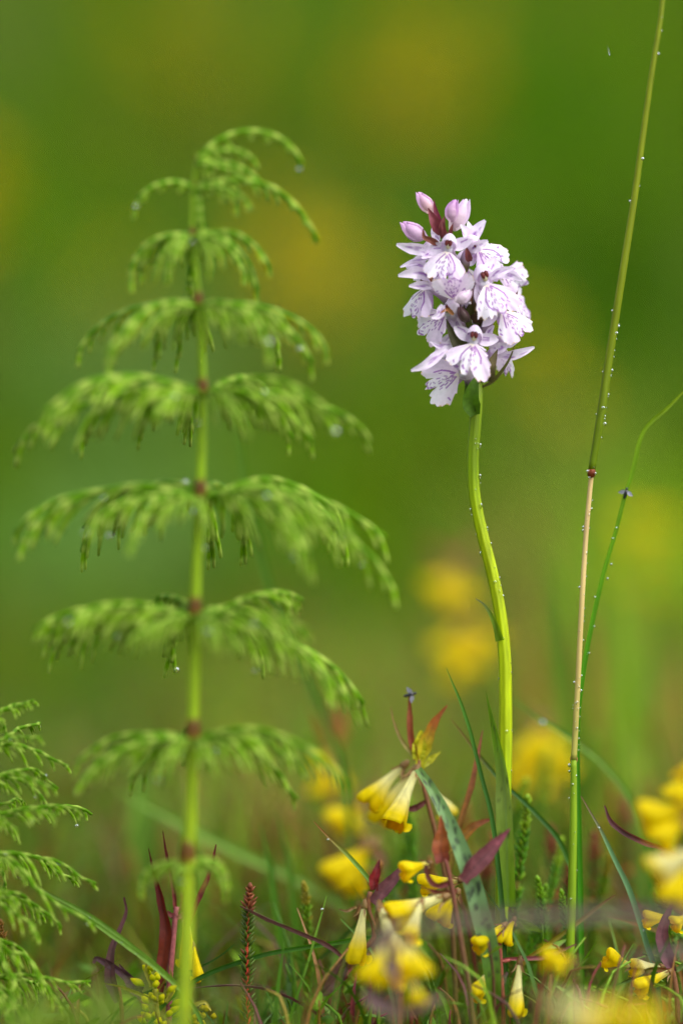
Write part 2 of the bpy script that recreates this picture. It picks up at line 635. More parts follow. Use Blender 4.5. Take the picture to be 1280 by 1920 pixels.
def make_lip(seed, notch=1.2, size=1.0, spread=66, curl=0.35, side=0.045, shape=None):
    r = np.random.default_rng(seed)
    nr, na = 44, 110
    ang = np.linspace(-spread, spread, na)
    k = spread / 66.0
    ctrl_a = np.array([-66, -56, -44, -30, -20, -13.5, -11.5, -9, -4, 0, 4, 9, 11.5, 13.5, 20, 30, 44, 56, 66]) * k
    base_r = np.array([3.6, 5.6, 6.9, 7.4, 7.2, 6.6, 6.6 - notch, 6.3 - notch * 0.1, 6.8, 7.0, 6.8, 6.3 - notch * 0.1, 6.6 - notch, 6.6, 7.2, 7.4, 6.9, 5.6, 3.6])
    if shape:
        ctrl_a, base_r = np.array(shape[0], float), np.array(shape[1], float)
    base_r = base_r * (1 + r.normal(0, 0.035, len(base_r)))
    Rr = np.interp(ang, ctrl_a, base_r)
    for q in range(3):
        f = r.uniform(0.25, 0.75)
        Rr = Rr + 0.16 * np.sin(ang * f + r.uniform(0, 6)) * (np.abs(ang) > 14 * k)
    Rr = Rr + r.normal(0, 0.05, na)
    t = np.linspace(0.04, 1, nr)
    A = np.radians(ang)[None, :]
    rr = t[:, None] * Rr[None, :]
    x = rr * np.sin(A) + 0.35 * np.sin(A) * (1 - t[:, None])
    s = rr * np.cos(A)
    flat = np.stack([x, s], -1).reshape(-1, 2)
    ph = r.uniform(0, 6, 4)
    yout = 0.55 * s - curl * 0.14 * s ** 2 * 0.55 - side * x ** 2 + 0.02 * side * x ** 4 * 0.2
    ruff = (t[:, None] ** 2.5) * (0.32 * np.sin(7 * A + ph[0]) + 0.20 * np.sin(13 * A + ph[1]) + 0.12 * np.sin(23 * A + ph[2]))
    crease = 0.22 * np.exp(-((ang / 5.0) ** 2))[None, :] * np.sin(t * 2.6)[:, None]
    yout = yout + ruff + crease
    z = -s * 0.96
    P = np.stack([x, -yout, z], -1) * size
    m = np.zeros(len(flat))
    wob = r.normal(0, 0.035, len(flat))
    for line, hw in lip_marks(r):
        d = seg_dist(flat, line) + wob * 0.5
        m = np.maximum(m, np.clip((hw + 0.09 - d) / 0.12, 0, 1))
    m = m.reshape(nr, na)[..., None]
    tt = np.repeat(t[:, None], na, 1)[..., None]
    cw_ = (1 - tt) ** 4
    col = WHITE * (1 - cw_) + CREAM * cw_
    lil = np.clip(0.4 * np.sin(A * 3 + ph[3]) + 0.35, 0, 0.6)[..., None] * np.ones_like(tt)
    col = col * (1 - lil) + LILAC * lil
    edge = (tt > 0.975) * (r.random((1, na, 1)) < 0.25)
    col = np.where(edge, lin(226, 190, 140), col)
    m = m * (0.65 + 0.35 * r.random(m.shape))
    col = col * (1 - m * 0.96) + PURPLE * m * 0.96
    return P * MM, col


def petal_pts(length, width, seed, bend=0.25, cup=0.35, tip=0.9, nmark=3, hue=0.3):
    """a lance-shaped sepal growing along +x, inner face to -y; returns grid and colours"""
    r = np.random.default_rng(seed)
    n, m = 30, 13
    t = np.linspace(0, 1, n)
    w = width * (np.sin(np.pi * np.clip(t * 0.93 + 0.07, 0, 1) ** tip) ** 0.75) * 0.5 + 0.05
    w[-1] = 0.12
    s = np.linspace(-1, 1, m)
    x = np.repeat((length * t)[:, None], m, 1)
    z = w[:, None] * s[None, :]
    y = -bend * length * t[:, None] ** 2 * 0.4 + cup * w[:, None] * (1 - s[None, :] ** 2) + 0.12 * np.sin(t * 9 + seed)[:, None] * s[None, :] ** 2
    P = np.stack([x, y, z], -1)
    flat = np.stack([x, z], -1).reshape(-1, 2)
    mk = np.zeros(len(flat))
    for q in range(nmark):
        x0 = r.uniform(0.2, 0.6) * length
        z0 = r.uniform(-0.3, 0.3) * width
        d = seg_dist(flat, [(x0, z0), (x0 + r.uniform(0.4, 1.8), z0 + r.uniform(-0.2, 0.2))])
        mk = np.maximum(mk, np.clip((0.22 - d) / 0.14, 0, 1))
    mk = mk.reshape(n, m)[..., None]
    hw = (hue * (1 - 0.5 * t))[:, None, None] + 0.15 * np.abs(np.sin(s * 3))[None, :, None]
    col = WHITE * (1 - hw) + LILAC * hw
    col = col * (1 - 0.75 * mk) + PURPLE * 0.75 * mk
    return P * MM, col


def rotv(P, ax, deg):
    return P @ np.array(Matrix.Rotation(math.radians(deg), 3, ax)).T


def hood_pts(seed, size=1.0, length=1.0):
    """helmet of the upper sepal and petals, open to the front (-y) and below"""
    r = np.random.default_rng(seed)
    na, nb = 40, 20
    az = np.linspace(0, 2 * np.pi, na, endpoint=False)
    op = np.radians(60 + 9 * np.cos(2 * az) + r.normal(0, 2.0, na))
    b = np.linspace(0, 1, nb)
    al = op[None, :] + (np.pi - 0.05 - op[None, :]) * b[:, None]
    ax = unit(np.array([0, -1.0, -0.45]))
    e1 = np.array([1.0, 0, 0])
    e2 = np.cross(e1, ax)
    if e2[2] < 0:
        e2 = -e2
    dirs = np.cos(al)[..., None] * ax + np.sin(al)[..., None] * (np.cos(az)[None, :, None] * e1 + np.sin(az)[None, :, None] * e2)
    R = np.array([1.85, 1.9, 2.0])
    P = dirs * R + np.array([0, 0.3, 1.4])
    up = np.clip(dirs[..., 2], 0, 1)
    P[..., 2] += up ** 3 * 0.5 * length
    P[..., 1] -= up ** 4 * 0.6
    seam = np.exp(-((np.sin(az * 1.5 + 0.8)) / 0.16) ** 2)[None, :, None]
    h = 0.35 + 0.3 * (1 - b)[:, None, None] * 0 + 0.25 * seam
    col = WHITE * (1 - h) + LILAC * h
    col = col * (1 - 0.25 * seam) + PINK * 0.25 * seam
    return P * MM * size, np.broadcast_to(col, P.shape).copy()


AXIS_PX = [(893, 760), (888, 700), (878, 610), (860, 520), (838, 445), (822, 418)]


def axis_point(y):
    a = np.array(AXIS_PX, float)
    return np.interp(y, a[::-1, 1], a[::-1, 0])


def orchid_flower(root, px, py, mm, yaw, pitch=0, roll=0, seed=1, size=1.0, notch=1.2, spread=66, curl=0.35, side=0.045,
                  sepals=((155, 20), (25, 20)), sep_len=6.2, bract=None, hood_len=1.0, node_y=None, shape=None, extra=()):
    R, O = fmat(px, py, mm, yaw, pitch, roll)

    def T(P):
        return P @ R.T + O
    r = np.random.default_rng(seed + 100)
    # the tube and ovary back to the stem axis carry the name of the flower
    ny = node_y if node_y else py + 34
    stem_p = W(axis_point(ny), ny, 0)
    b = MB()
    back = T(np.array([[0, 0.2, 0.5]]) * MM)[0]
    ctl = T(np.array([[0, 2.2, 0.3]]) * MM)[0]
    b.tube([back, ctl * 0.75 + stem_p * 0.25, stem_p * 0.62 + ctl * 0.38 - np.array([0, 0, 0.0008]), stem_p], np.array([1.0, 1.0, 1.15, 0.8]) * MM * size,
           np.array([WHITE, LILAC * 0.8 + BRACTG * 0.2, BRACTG * 0.75 + BRACTC * 0.25, lin(96, 112, 40)]), 10, 14, 0.12, 3)
    fl = b.build("flower", M_PETAL, root)
    # lip
    P, c = make_lip(seed, notch, size, spread, curl, side, shape)
    b = MB()
    b.grid(T(P), c)
    b.build("lip", M_PETAL, fl)
    # hood with the column inside
    P, c = hood_pts(seed, size * 0.95, hood_len)
    b = MB()
    b.grid(T(P.reshape(-1, 3)).reshape(P.shape), c, closed=True)
    b.build("hood", M_PETAL, fl)
    b = MB()
    cc = T(np.array([[0, -0.35, 1.25]]) * MM * size)[0]
    b.blob(cc, np.array([0.62, 0.62, 0.95]) * MM * size, CREAM * 0.85, 10, 8, R)
    for sx in (-0.38, 0.38):
        b.blob(T(np.array([[sx, -0.85, 1.65]]) * MM * size)[0], np.array([0.44, 0.36, 0.78]) * MM * size, BROWNRED * (0.8 + 0.4 * r.random()), 8, 6, R)
    b.build("column", M_PETAL, fl)
    # lateral sepals: angle in the flower's face plane and forward tilt
    for q, (deg, tilt) in enumerate(sepals):
        P, c = petal_pts(sep_len * r.uniform(0.92, 1.08), 2.6, seed * 3 + q, bend=r.uniform(-0.5, 0.4), cup=0.3, nmark=r.integers(1, 4))
        P = rotv(P, 'Z', tilt if abs(deg) < 90 else -tilt) if False else P
        P = rotv(P, 'Z', tilt)
        P = rotv(P, 'Y', -deg)
        P = P + np.array([0.5 * math.cos(math.radians(deg)), 0.5, 0.8]) * MM
        b = MB()
        b.grid(T(P.reshape(-1, 3) * size).reshape(P.shape), c)
        b.build("sepal", M_PETAL, fl)
    # spur behind the lip
    b = MB()
    b.tube(T(np.array([[0, 0.4, -0.2], [0, 1.6, -1.4], [0.1, 2.4, -3.4], [0.1, 2.6, -5.0]]) * MM * size), np.array([0.9, 0.75, 0.6, 0.35]) * MM,
           np.array([WHITE, LILAC, LILAC]), 8, 10)
    b.build("spur", M_PETAL, fl)
    for k, (path, w) in enumerate(extra):
        petal_px(fl, path, w, seed + k)
    if bract:
        make_bract(fl, bract)
    return fl


def petal_px(parent, path, w, seed=0, name="sepal"):
    """a petal or sepal along a pixel path (root -> tip), full width w px"""
    r = np.random.default_rng(seed + 900)
    marks = [(r.uniform(0.15, 0.7), r.uniform(-0.4, 0.4), r.uniform(0.05, 0.16)) for _ in range(5)]

    def f(c, t, s):
        hue = (0.25 + 0.25 * np.abs(s))[..., None]
        c = c * (1 - hue) + LILAC * hue
        for (a, q, k) in marks:
            d = np.maximum(np.abs(t - a) / k, np.abs(s - q) / 0.16)
            m = np.clip(1.4 - d, 0, 1)[..., None] * 0.6
            c = c * (1 - m) + PURPLE * m
        return c
    b = MB()
    b.blade(WP(path), np.array([0.45, 0.85, 1.0, 0.9, 0.62, 0.22]) * w * U, WHITE, 30, 11, (r.uniform(-0.4, 0.4), r.uniform(-0.4, 0.4)), 0.45, colf=f, wav=0.12, seed=seed)
    return b.build(name, M_PETAL, parent)


def make_bract(parent, spec):
    """spec: pixel path root -> tip with mm, width px, colour"""
    path, w, col = spec[:3]
    roll = spec[3] if len(spec) > 3 else 0.2
    b = MB()
    cc = np.array([col * 0.85, col, col * 1.1, col * 0.8])
    b.blade(WP(path), np.array([0.55, 1.0, 0.85, 0.5, 0.05]) * w * U, cc, 18, 7, roll, 0.5)
    return b.build("bract", M_BRACT, parent)


def bud(root, path, w, mm, c0, c1, bract=None, seed=0):
    """closed bud: pixel path base -> tip, full width w px"""
    b = MB()
    p = WP(path, mm)
    n = 16
    t = np.linspace(0, 1, n)
    prof = np.interp(t, [0, .08, .25, .5, .75, .92, 1], [.25, .55, .95, 1.0, .72, .34, .08]) * w * U * 0.5
    cols = np.array([c0 * (1 - q) + c1 * q for q in t])
    b.tube(spline(p, n), prof, cols, 14, None, 0.07, 3)
    o = b.build("bud", M_PETAL, root)
    # two sepal edges lapping over the bud
    for k, sg in enumerate((-1, 1)):
        bb = MB()
        q = spline(p, 12)
        q = q + np.array([sg * 0.18 * w * U, -0.30 * w * U, 0])
        bb.blade(q, np.array([0.1, 0.55, 0.62, 0.4, 0.03]) * w * U, np.array([c0, c1 * 1.0, c1 * 0.96]), 14, 5, sg * 0.5, -0.5)
        bb.build("sepal", M_PETAL, o)
    if bract:
        for s in bract:
            make_bract(o, s)
    return o


def make_orchid():
    stem_px = [(893, 745), (890, 800), (886, 860), (889, 930), (903, 1000), (922, 1075), (937, 1150), (945, 1230), (947, 1300), (947, 1400), (945, 1500), (942, 1620), (938, 1780), (936, 1990)]
    path = WP(stem_px)
    base = ground_at(path[-1])
    root = thing("spotted_orchid", "white and lilac spotted orchid in flower on a curved yellow-green stem", "orchid", base)
    g1, g2, g3 = lin(108, 136, 0), lin(150, 168, 0), lin(128, 156, 0)
    b = MB()
    full = np.vstack([WP([(818, 408), (830, 432), (846, 475), (860, 520), (870, 565), (878, 610), (886, 660), (891, 705)], 1.0), path])
    full[-1][2] = base[2] - 0.004
    n = 120
    rad = np.interp(np.linspace(0, 1, n), [0, .05, .14, .21, .3, .45, .6, .75, 1], np.array([4, 6, 7.5, 11, 10.5, 11, 12, 12, 12.5]) * U)
    cols = interp_list(np.array([lin(96, 60, 44), lin(92, 100, 30), lin(100, 122, 20), g1, g2, g2 * 1.05, g2 * 1.1, g3, g3, g1, g1 * 0.9]), n)
    b.tube(spline(full, n), rad, cols, 28, None, 0.07, 7)
    st = b.build("stem", M_STEM, root)
    for k in range(34):
        y = random.uniform(790, 1500)
        sp = np.array(stem_px, float)
        x = np.interp(y, sp[:, 1], sp[:, 0])
        side = random.choice([1, 1, 1, -1, 0.6, 0.7, 0.2])
        off = side * 11.6
        dep = -math.sqrt(max(0, 12.0 ** 2 - off ** 2)) * U * 1000
        drop(root, W(x + off, y, dep), random.choice([1.0, 1.2, 1.4, 1.8, 2.6]) * U, random.uniform(1.1, 2.2))

    pb, gb = BRACTC, BRACTG
    F = orchid_flower
    # ---- open flowers, from the foot of the spike upwards
    F(root, 862, 700, -2.5, -42, -10, 62, 11, 1.12, 1.9, 62, 0.3, sepals=((150, 30), (215, 10)), node_y=738,
      extra=[([(836, 654, -4), (818, 668, -5), (797, 684, -6), (770, 695, -6)], 20)])
    F(root, 944, 650, 4.0, 125, 8, -10, 23, 0.9, 1.0, 58, sepals=((20, 60), (160, 10)), node_y=724,
      bract=([(902, 728, 1), (925, 716, 0), (945, 692, -1), (958, 668, -1), (966, 640, 0)], 12, lin(92, 92, 40), 1.0),
      extra=[([(934, 668, 1), (955, 668, 0), (978, 661, -1), (1001, 651, -1)], 19), ([(918, 655, -1), (935, 652, -2), (954, 645, -2)], 22), ([(914, 640, -1), (917, 622, -1), (925, 610, -1)], 14)])
    F(root, 887, 643, -5.5, -4, -8, 6, 37, 1.02, 2.6, 70, 0.30, 0.03, sepals=((152, 8), (6, 14)), sep_len=4.6, node_y=690, shape=CUT9,
      bract=([(880, 676, -1.5), (862, 650, -3), (845, 620, -3), (836, 598, -3)], 26, lin(70, 66, 34), 0.2))
    F(root, 940, 584, -1.5, 40, -8, -28, 41, 1.0, 1.6, 56, 0.3, sepals=((195, 5), (60, 20)), sep_len=5.4, node_y=660)
    F(root, 836, 588, -2.5, -44, -6, 46, 53, 1.02, 1.4, 58, 0.45, sepals=((130, 20), (325, 30)), sep_len=5.0, node_y=640,
      extra=[([(830, 572, -5), (822, 590, -6), (808, 596, -7)], 17), ([(846, 646, -2), (828, 648, -3), (806, 640, -3)], 17)])
    F(root, 962, 556, 5.0, 80, -4, -40, 59, 0.95, 1.2, 56, sepals=((30, 30), (150, 20)), node_y=620)
    F(root, 911, 531, -4.0, 20, -10, -20, 61, 1.12, 0.9, 58, 0.38, sepals=((240, 5), (40, 10)), sep_len=5.0, node_y=590,
      bract=([(893, 588, -2), (897, 560, -3), (888, 534, -3)], 14, lin(100, 78, 40), 0.4),
      extra=[([(918, 522, -4), (932, 512, -5), (946, 506, -5), (963, 502, -5)], 17)])
    F(root, 851, 562, -3.5, 6, 22, 174, 67, 1.0, 0.6, 58, 0.25, sepals=((60, 10), (140, 10)), sep_len=4.5, node_y=585)
    F(root, 796, 540, 0.0, -50, -8, 6, 71, 0.98, 1.1, 54, 0.5, sepals=((172, 35), (60, 20)), sep_len=5.0, node_y=585,
      bract=([(810, 528, -3), (804, 512, -3), (797, 498, -3)], 9, lin(140, 88, 64), 0.2),
      extra=[([(808, 524, -2), (790, 512, -3), (768, 512, -4), (746, 517, -4)], 23), ([(808, 514, -1), (792, 500, -2), (776, 496, -2), (761, 502, -2)], 20), ([(808, 538, -3), (790, 534, -4), (766, 536, -5)], 18)])
    F(root, 940, 512, 5.0, 60, 6, -70, 79, 0.98, 0.8, 54, 0.3, sepals=((30, 20), (150, 20)), node_y=560,
      extra=[([(925, 516, -1), (945, 512, -1), (962, 516, -2), (978, 525, -2)], 22)])
    F(root, 894, 466, -1.0, 44, 2, -48, 83, 1.0, 1.7, 56, 0.2, sepals=((70, 10), (40, 30)), sep_len=5.0, hood_len=1.5, node_y=520,
      extra=[([(878, 458, -1), (888, 440, -1), (898, 426, -1), (909, 413, -1)], 24), ([(880, 470, -2), (896, 460, -3), (914, 451, -3)], 22)])
    F(root, 800, 476, 2.0, -70, 2, 34, 89, 0.85, 1.4, 50, 0.3, sepals=((182, 60), (150, 20)), sep_len=5.0, node_y=500,
      extra=[([(806, 470, -2), (790, 468, -3), (766, 464, -3), (743, 458, -3)], 23), ([(804, 482, -2), (786, 488, -2), (768, 494, -2), (750, 501, -2)], 13), ([(815, 470, -2), (806, 476, -3), (790, 484, -4)], 16)])
    F(root, 839, 470, -4.5, -8, -6, 8, 97, 0.98, 1.6, 58, 0.35, 0.04, sepals=((200, 4), (28, 8)), sep_len=4.6, node_y=500)
    F(root, 870, 500, 6.0, 150, 0, 0, 103, 0.95, 1.0, 62, node_y=540)
    F(root, 850, 620, 7.0, -140, 0, 0, 107, 0.95, 1.0, 62, node_y=660)
    petal_px(root, [(822, 452, 1), (816, 440, 1), (812, 422, 1)], 16, 3, "petal")
    # ---- buds at the tip
    bud(root, [(808, 400), (800, 385), (791, 372), (784, 360)], 27, -1, lin(236, 206, 196), PINK * 1.05,
        [([(826, 438, -2), (816, 418, -3), (808, 402, -3), (802, 390, -3)], 22, lin(126, 56, 66), 0.1),
         ([(830, 440, -1), (822, 412, -2), (816, 392, -2), (813, 374, -2)], 15, lin(130, 52, 74), 0.3)], 1)
    bud(root, [(848, 416), (846, 404), (847, 390), (854, 374)], 25, -2, lin(220, 190, 206), lin(200, 152, 204),
        [([(832, 446, -3), (829, 425, -4), (833, 405, -4)], 17, lin(112, 54, 56), 0.2)], 2)
    bud(root, [(848, 432), (856, 416), (866, 396), (874, 373)], 33, 2, lin(238, 222, 222), lin(228, 204, 232),
        [([(842, 450, -1), (846, 430, -2), (849, 418, -2)], 11, lin(118, 62, 56), 0.4)], 3)
    bud(root, [(796, 446), (784, 440), (770, 430), (755, 416)], 33, -1, lin(230, 206, 226), lin(212, 168, 212),
        [([(822, 458, -3), (808, 450, -4), (795, 444, -4), (793, 428, -4)], 13, lin(120, 66, 52), 0.2)], 4)
    bud(root, [(876, 604), (870, 594), (864, 582), (862, 574)], 20, -4, lin(84, 70, 60), lin(98, 66, 72), None, 5)
    bud(root, [(855, 566), (864, 560), (874, 552), (880, 544)], 24, -7.5, lin(230, 214, 226), lin(226, 204, 226), None, 6)
    # ---- bracts standing between the flowers
    for spec in [([(836, 448, -3.5), (832, 430, -4.5), (828, 414, -4.5)], 12, lin(116, 54, 56), 0.3),
                 ([(880, 490, -2), (876, 474, -3), (873, 462, -3)], 14, lin(112, 56, 54), 0.0),
                 ([(868, 520, -4), (880, 540, -4.5), (884, 572, -3)], 12, lin(106, 70, 44), 0.2),
                 ([(884, 600, -2), (896, 594, -3), (906, 600, -3)], 18, lin(78, 56, 34), 0.1),
                 ([(850, 590, -5), (838, 580, -5.5), (824, 587, -6)], 8, lin(170, 110, 60), 0.1),
                 ([(893, 610, 1), (899, 592, 0), (890, 570, -1)], 14, lin(90, 70, 40), 0.1),
                 ([(915, 715, 0), (918, 690, -2), (932, 655, -2)], 24, lin(104, 94, 60), 0.0),
                 ([(890, 778, -1.6), (882, 752, -2.6), (886, 728, -3.2), (895, 700, -3)], 34, lin(74, 110, 16), 0.0),
                 ([(888, 772, -1.8), (876, 742, -2), (874, 716, -2.5)], 16, lin(60, 84, 24), 0.3)]:
        make_bract(root, spec)
    for (x, y, m, r_) in [(880, 568, -9.5, 2.6), (791, 466, -4, 2), (843, 520, -9, 1.8), (910, 578, -8.5, 3.0), (829, 452, -6, 1.6)]:
        drop(root, W(x, y, m), r_ * U, 0.9)
    # ---- leaves on the stem
    b = MB()
    b.blade(WP([(940, 1200, -1.2), (931, 1172, -1.4), (921, 1150, -1), (907, 1132, 0), (891, 1122, 1)]), np.array([20, 14, 11, 6, 1.5]) * U,
            np.array([lin(112, 146, 16), lin(120, 150, 24), lin(150, 150, 110)]), 20, 5, 0.6, 0.7)
    b.build("leaf", M_LEAF, root)
    spots = np.random.default_rng(5)

    def spotty(count, col, along, sc, smin=0.25):
        S = np.stack([spots.uniform(*along, count), spots.uniform(-0.8, 0.8, count), spots.uniform(smin, 1.0, count)], 1)

        def f(c, t, s):
            for (a, q, k) in S:
                d = np.sqrt(((t - a) / (sc * 0.45 * k)) ** 2 + ((s - q) / (0.30 * k)) ** 2)
                w = np.clip(1.5 - d, 0, 1)[..., None] * 0.8
                c = c * (1 - w) + col * w
            mid = np.exp(-(s / 0.10) ** 2)[..., None] * 0.18
            return c * (1 - mid) + lin(120, 150, 110) * mid
        return f
    b = MB()
    b.blade(WP([(952, 1700, -3), (950, 1600, -3), (948, 1520, -3.5), (942, 1440, -4), (928, 1370, -4.5), (916, 1320, -5), (911, 1297, -5)]),
            np.array([34, 34, 34, 32, 22, 13, 1]) * U, np.array([lin(96, 136, 8), lin(116, 146, 40), lin(120, 142, 60), lin(92, 128, 16), lin(96, 136, 6)]), 60, 11, (0.25, 0.7), 0.6,
            colf=spotty(16, lin(48, 62, 28), (0.3, 0.95), 0.035))
    b.build("leaf", M_LEAF, root)
    b = MB()
    b.blade(WP([(934, 1960, -4), (920, 1800, -9), (902, 1720, -11), (880, 1640, -12), (858, 1580, -12), (830, 1520, -11), (806, 1475, -9), (783, 1442, -6)]),
            np.array([14, 22, 34, 37, 34, 29, 22, 14]) * U, np.array([lin(70, 112, 10), lin(90, 130, 40), lin(118, 152, 100), lin(110, 148, 92), lin(100, 134, 64)]), 90, 13, (0.2, -0.3), 0.35,
            colf=spotty(60, lin(44, 44, 44), (0.25, 0.98), 0.024, 0.45))
    b.build("leaf", M_LEAF, root)
    return root


orchid = make_orchid()

# ------------------------------------------------------------------ wood horsetails
def cling(root, spots, hang=0.6):
    """put drops on the point of the plant nearest to each (pixel x, pixel y, radius px)"""
    V = []
    for o in root.children:
        if o.type == 'MESH' and o.name.startswith("branch"):
            n = len(o.data.vertices)
            a = np.empty(n * 3, np.float32)
            o.data.vertices.foreach_get("co", a)
            m = np.array(o.matrix_basis)
            V.append(a.reshape(-1, 3) @ m[:3, :3].T + m[:3, 3] + np.array(root.location))
    V = np.vstack(V)
    q = V - CAM
    d = q @ FWD
    X = 640 + (q @ RGT) / (PXM * d)
    Y = 960 - (q @ UPV) / (PXM * d)
    for (x, y, s) in spots:
        e = np.hypot(X - x, Y - y) + np.clip(d - d.mean(), -0.02, 0.02) * 400
        p = V[int(np.argmin(e))]
        drop(root, p - np.array([0, 0.0003, hang * s * U]), s * U, 1.1)


HG1, HG2, HG3 = lin(98, 150, 0), lin(134, 180, 14), lin(184, 208, 90)


def horsetail_branch(L, rise, droop, seed, lat=1.0, dens=13, lb=0.30, thick=1.0, tint=1.0, power=1.05, wig=0.014):
    """one side branch along +x with its drooping branchlets; lengths in photo pixels at the focus distance"""
    r = np.random.default_rng(seed)
    n = 18
    t = np.linspace(0, 1, n)
    a = math.radians(rise) + (math.radians(droop) - math.radians(rise)) * t ** power
    a = a + np.cumsum(r.normal(0, wig * 4, n))
    x = np.r_[0, np.cumsum(np.cos(a[:-1]) * L / (n - 1))]
    z = np.r_[0, np.cumsum(np.sin(a[:-1]) * L / (n - 1))]
    yv = np.cumsum(r.normal(0, wig, n)) * L
    path = np.stack([x, yv, z], 1) * U
    b = MB()
    c = np.array([HG1 if i % 3 else HG3 for i in range(n)]) * tint
    b.tube(path, np.linspace(4.4, 2.8, n) * U * thick, c, 5)
    for q in np.linspace(0.08, 0.92, dens):
        p0 = np.array([np.interp(q, t, path[:, k]) for k in range(3)])
        aa = np.interp(q, t, a)
        for j in range(r.integers(1, 3)):
            ln = L * lb * (1.15 - 0.8 * q) * r.uniform(0.6, 1.2)
            ln = min(max(ln, 24), 125) * U
            side = (-1) ** (j + int(q * 50)) * r.uniform(0.1, 0.5) * lat
            d = np.array([math.cos(aa) * 1.0, side * 0.8, math.sin(aa) * 0.9 - 0.05 + r.normal(0, 0.10)])
            d = d / np.linalg.norm(d)
            m = 6
            pts = [p0]
            g = r.uniform(0.14, 0.36)
            for s in range(m):
                d = d + np.array([0, 0, -g * r.uniform(0.7, 1.3)])
                d = d / np.linalg.norm(d)
                pts.append(pts[-1] + d * ln / m)
            v = r.uniform(0.7, 1.2)
            cc = np.array([HG1 * v, HG1 * v, HG3 * v * 0.9, HG2 * v, HG2 * v, HG3 * v, HG3 * v]) * tint
            b.tube(np.array(pts), np.array([2.8, 2.7, 3.1, 2.6, 2.8, 2.6, 2.1]) * U * thick, cc, 4)
    return b.mesh("branch", M_HORSE)


def horsetail(label, stem_px, nodes, widths, seed, group=None, thick=1.0, tint=1.0, dens=20.0, lb=0.30, lat=1.0, wig=0.012):
    path = rooted(WP(stem_px))
    base = ground_at(path[-1])
    root = thing("wood_horsetail", label, "horsetail", base, group)
    r = np.random.default_rng(seed)
    b = MB()
    b.tube(path, np.array(widths) * 0.5 * U, np.array([lin(116, 152, 10), lin(124, 156, 10), lin(134, 160, 12), lin(124, 140, 14)]) * tint, 12, 70, 0.06, 6)
    b.build("stem", M_STEM, root)
    for nd in nodes:
        (x, y, mm, count, L, rise, droop, sw) = nd[:8]
        custom = nd[8] if len(nd) > 8 else None
        c = W(x, y, mm)
        if sw:
            bb = MB()
            tooth = np.array([lin(116, 110, 0), lin(100, 66, 0), lin(100, 58, 4), lin(118, 96, 4), lin(124, 134, 4)])
            bb.tube([c + UPV * (sw * 0.9 * U), c + UPV * (sw * 0.4 * U), c - UPV * (0.1 * sw * U), c - UPV * (0.9 * sw * U)], np.array([0.45, 0.55, 0.56, 0.5]) * sw * U, tooth, 12, 8, 0.08, 6)
            bb.build("sheath", M_BRACT, root)
        kw = dict(thick=thick, tint=tint, lb=lb, lat=lat, wig=wig)
        org = Vector(c - UPV * ((sw * 0.7 + 2) * U)) - world_loc(root)
        if custom:
            specs = custom
            for k, (az, Lk, rk, dk, lbk) in enumerate(specs):
                kw['lb'] = lbk
                o = bpy.data.objects.new("branch", horsetail_branch(Lk, rk, dk, seed * 70 + int(y) + k, dens=max(4, int(Lk / dens)), **kw))
                coll.objects.link(o)
                o.parent = root
                o.location = org
                o.rotation_euler = (0, 0, math.radians(az))
            continue
        vars_ = [horsetail_branch(L * r.uniform(0.72, 1.10), rise + r.uniform(-10, 10), droop + r.uniform(-12, 10), seed * 50 + int(y) + k, dens=max(5, int(L / dens)), **kw) for k in range(6)]
        a0 = r.uniform(0, 360)
        for k in range(count):
            az = a0 + 360.0 * k / count + r.uniform(-12, 12)
            if abs((az + 90 + 180) % 360 - 180) < 24:      # a gap on this side: the stem shows between its branches
                az += 26 if k % 2 else -26
            o = bpy.data.objects.new("branch", vars_[int(r.integers(0, 6))])
            coll.objects.link(o)
            o.parent = root
            o.location = org
            sc = r.uniform(0.85, 1.08) * (0.6 if abs((az + 90 + 180) % 360 - 180) < 42 else 1.0)
            o.rotation_euler = (r.uniform(-0.12, 0.12), r.uniform(-0.08, 0.08), math.radians(az))
            o.scale = (sc, sc, sc)
    return root


HD = -37
ht = horsetail("tall pale green wood horsetail with seven drooping whorls and brown stem joints",
               [(x, y, HD + m) for (x, y, m) in [(372, 288, 0), (369, 302, 0), (364, 345, 0), (361, 435, -1), (372, 560, -2), (380, 720, -2), (376, 915, -3), (366, 1140, -4), (362, 1370, -5), (355, 1600, -6), (347, 1830, -8), (343, 1960, -9)]],
               [(370, 300, HD, 0, 0, 0, 0, 8, [(3, 240, 60, -60, 0.16), (-20, 120, 50, -50, 0.25), (20, 150, 8, -44, 0.2), (-35, 140, 0, -40, 0.2)]),
                (365, 348, HD, 0, 0, 0, 0, 9, [(178, 138, 36, -84, 0.12), (-8, 100, 40, -75, 0.25), (14, 280, 22, -90, 0.14), (-30, 120, 10, -60, 0.3), (-70, 110, -50, -84, 0.2)]),
                (361, 436, HD - 1, 11, 215, 18, -88, 11), (372, 562, HD - 2, 12, 305, 14, -70, 17), (380, 726, HD - 2, 15, 345, 18, -58, 19),
                (376, 918, HD - 3, 16, 388, 16, -56, 21), (366, 1140, HD - 4, 16, 402, 14, -48, 23), (362, 1370, HD - 5, 14, 315, 15, -58, 25), (352, 1600, HD - 6, 8, 125, 20, -90, 28)],
               [8, 10, 12, 16, 19, 21, 23, 25, 27, 29, 30], 3, thick=1.4, dens=40.0, lb=0.42, lat=0.8)
drop(ht, W(361, 457, HD - 3), 7 * U)
drop(ht, W(374, 795, HD - 3.5), 5 * U)
drop(ht, W(366, 962, HD - 4), 7 * U)
drop(ht, W(384, 1030, HD - 4), 4.5 * U)
drop(ht, W(402, 1412, HD - 6), 6.5 * U)
drop(ht, W(345, 1416, HD - 6.5), 5.5 * U)
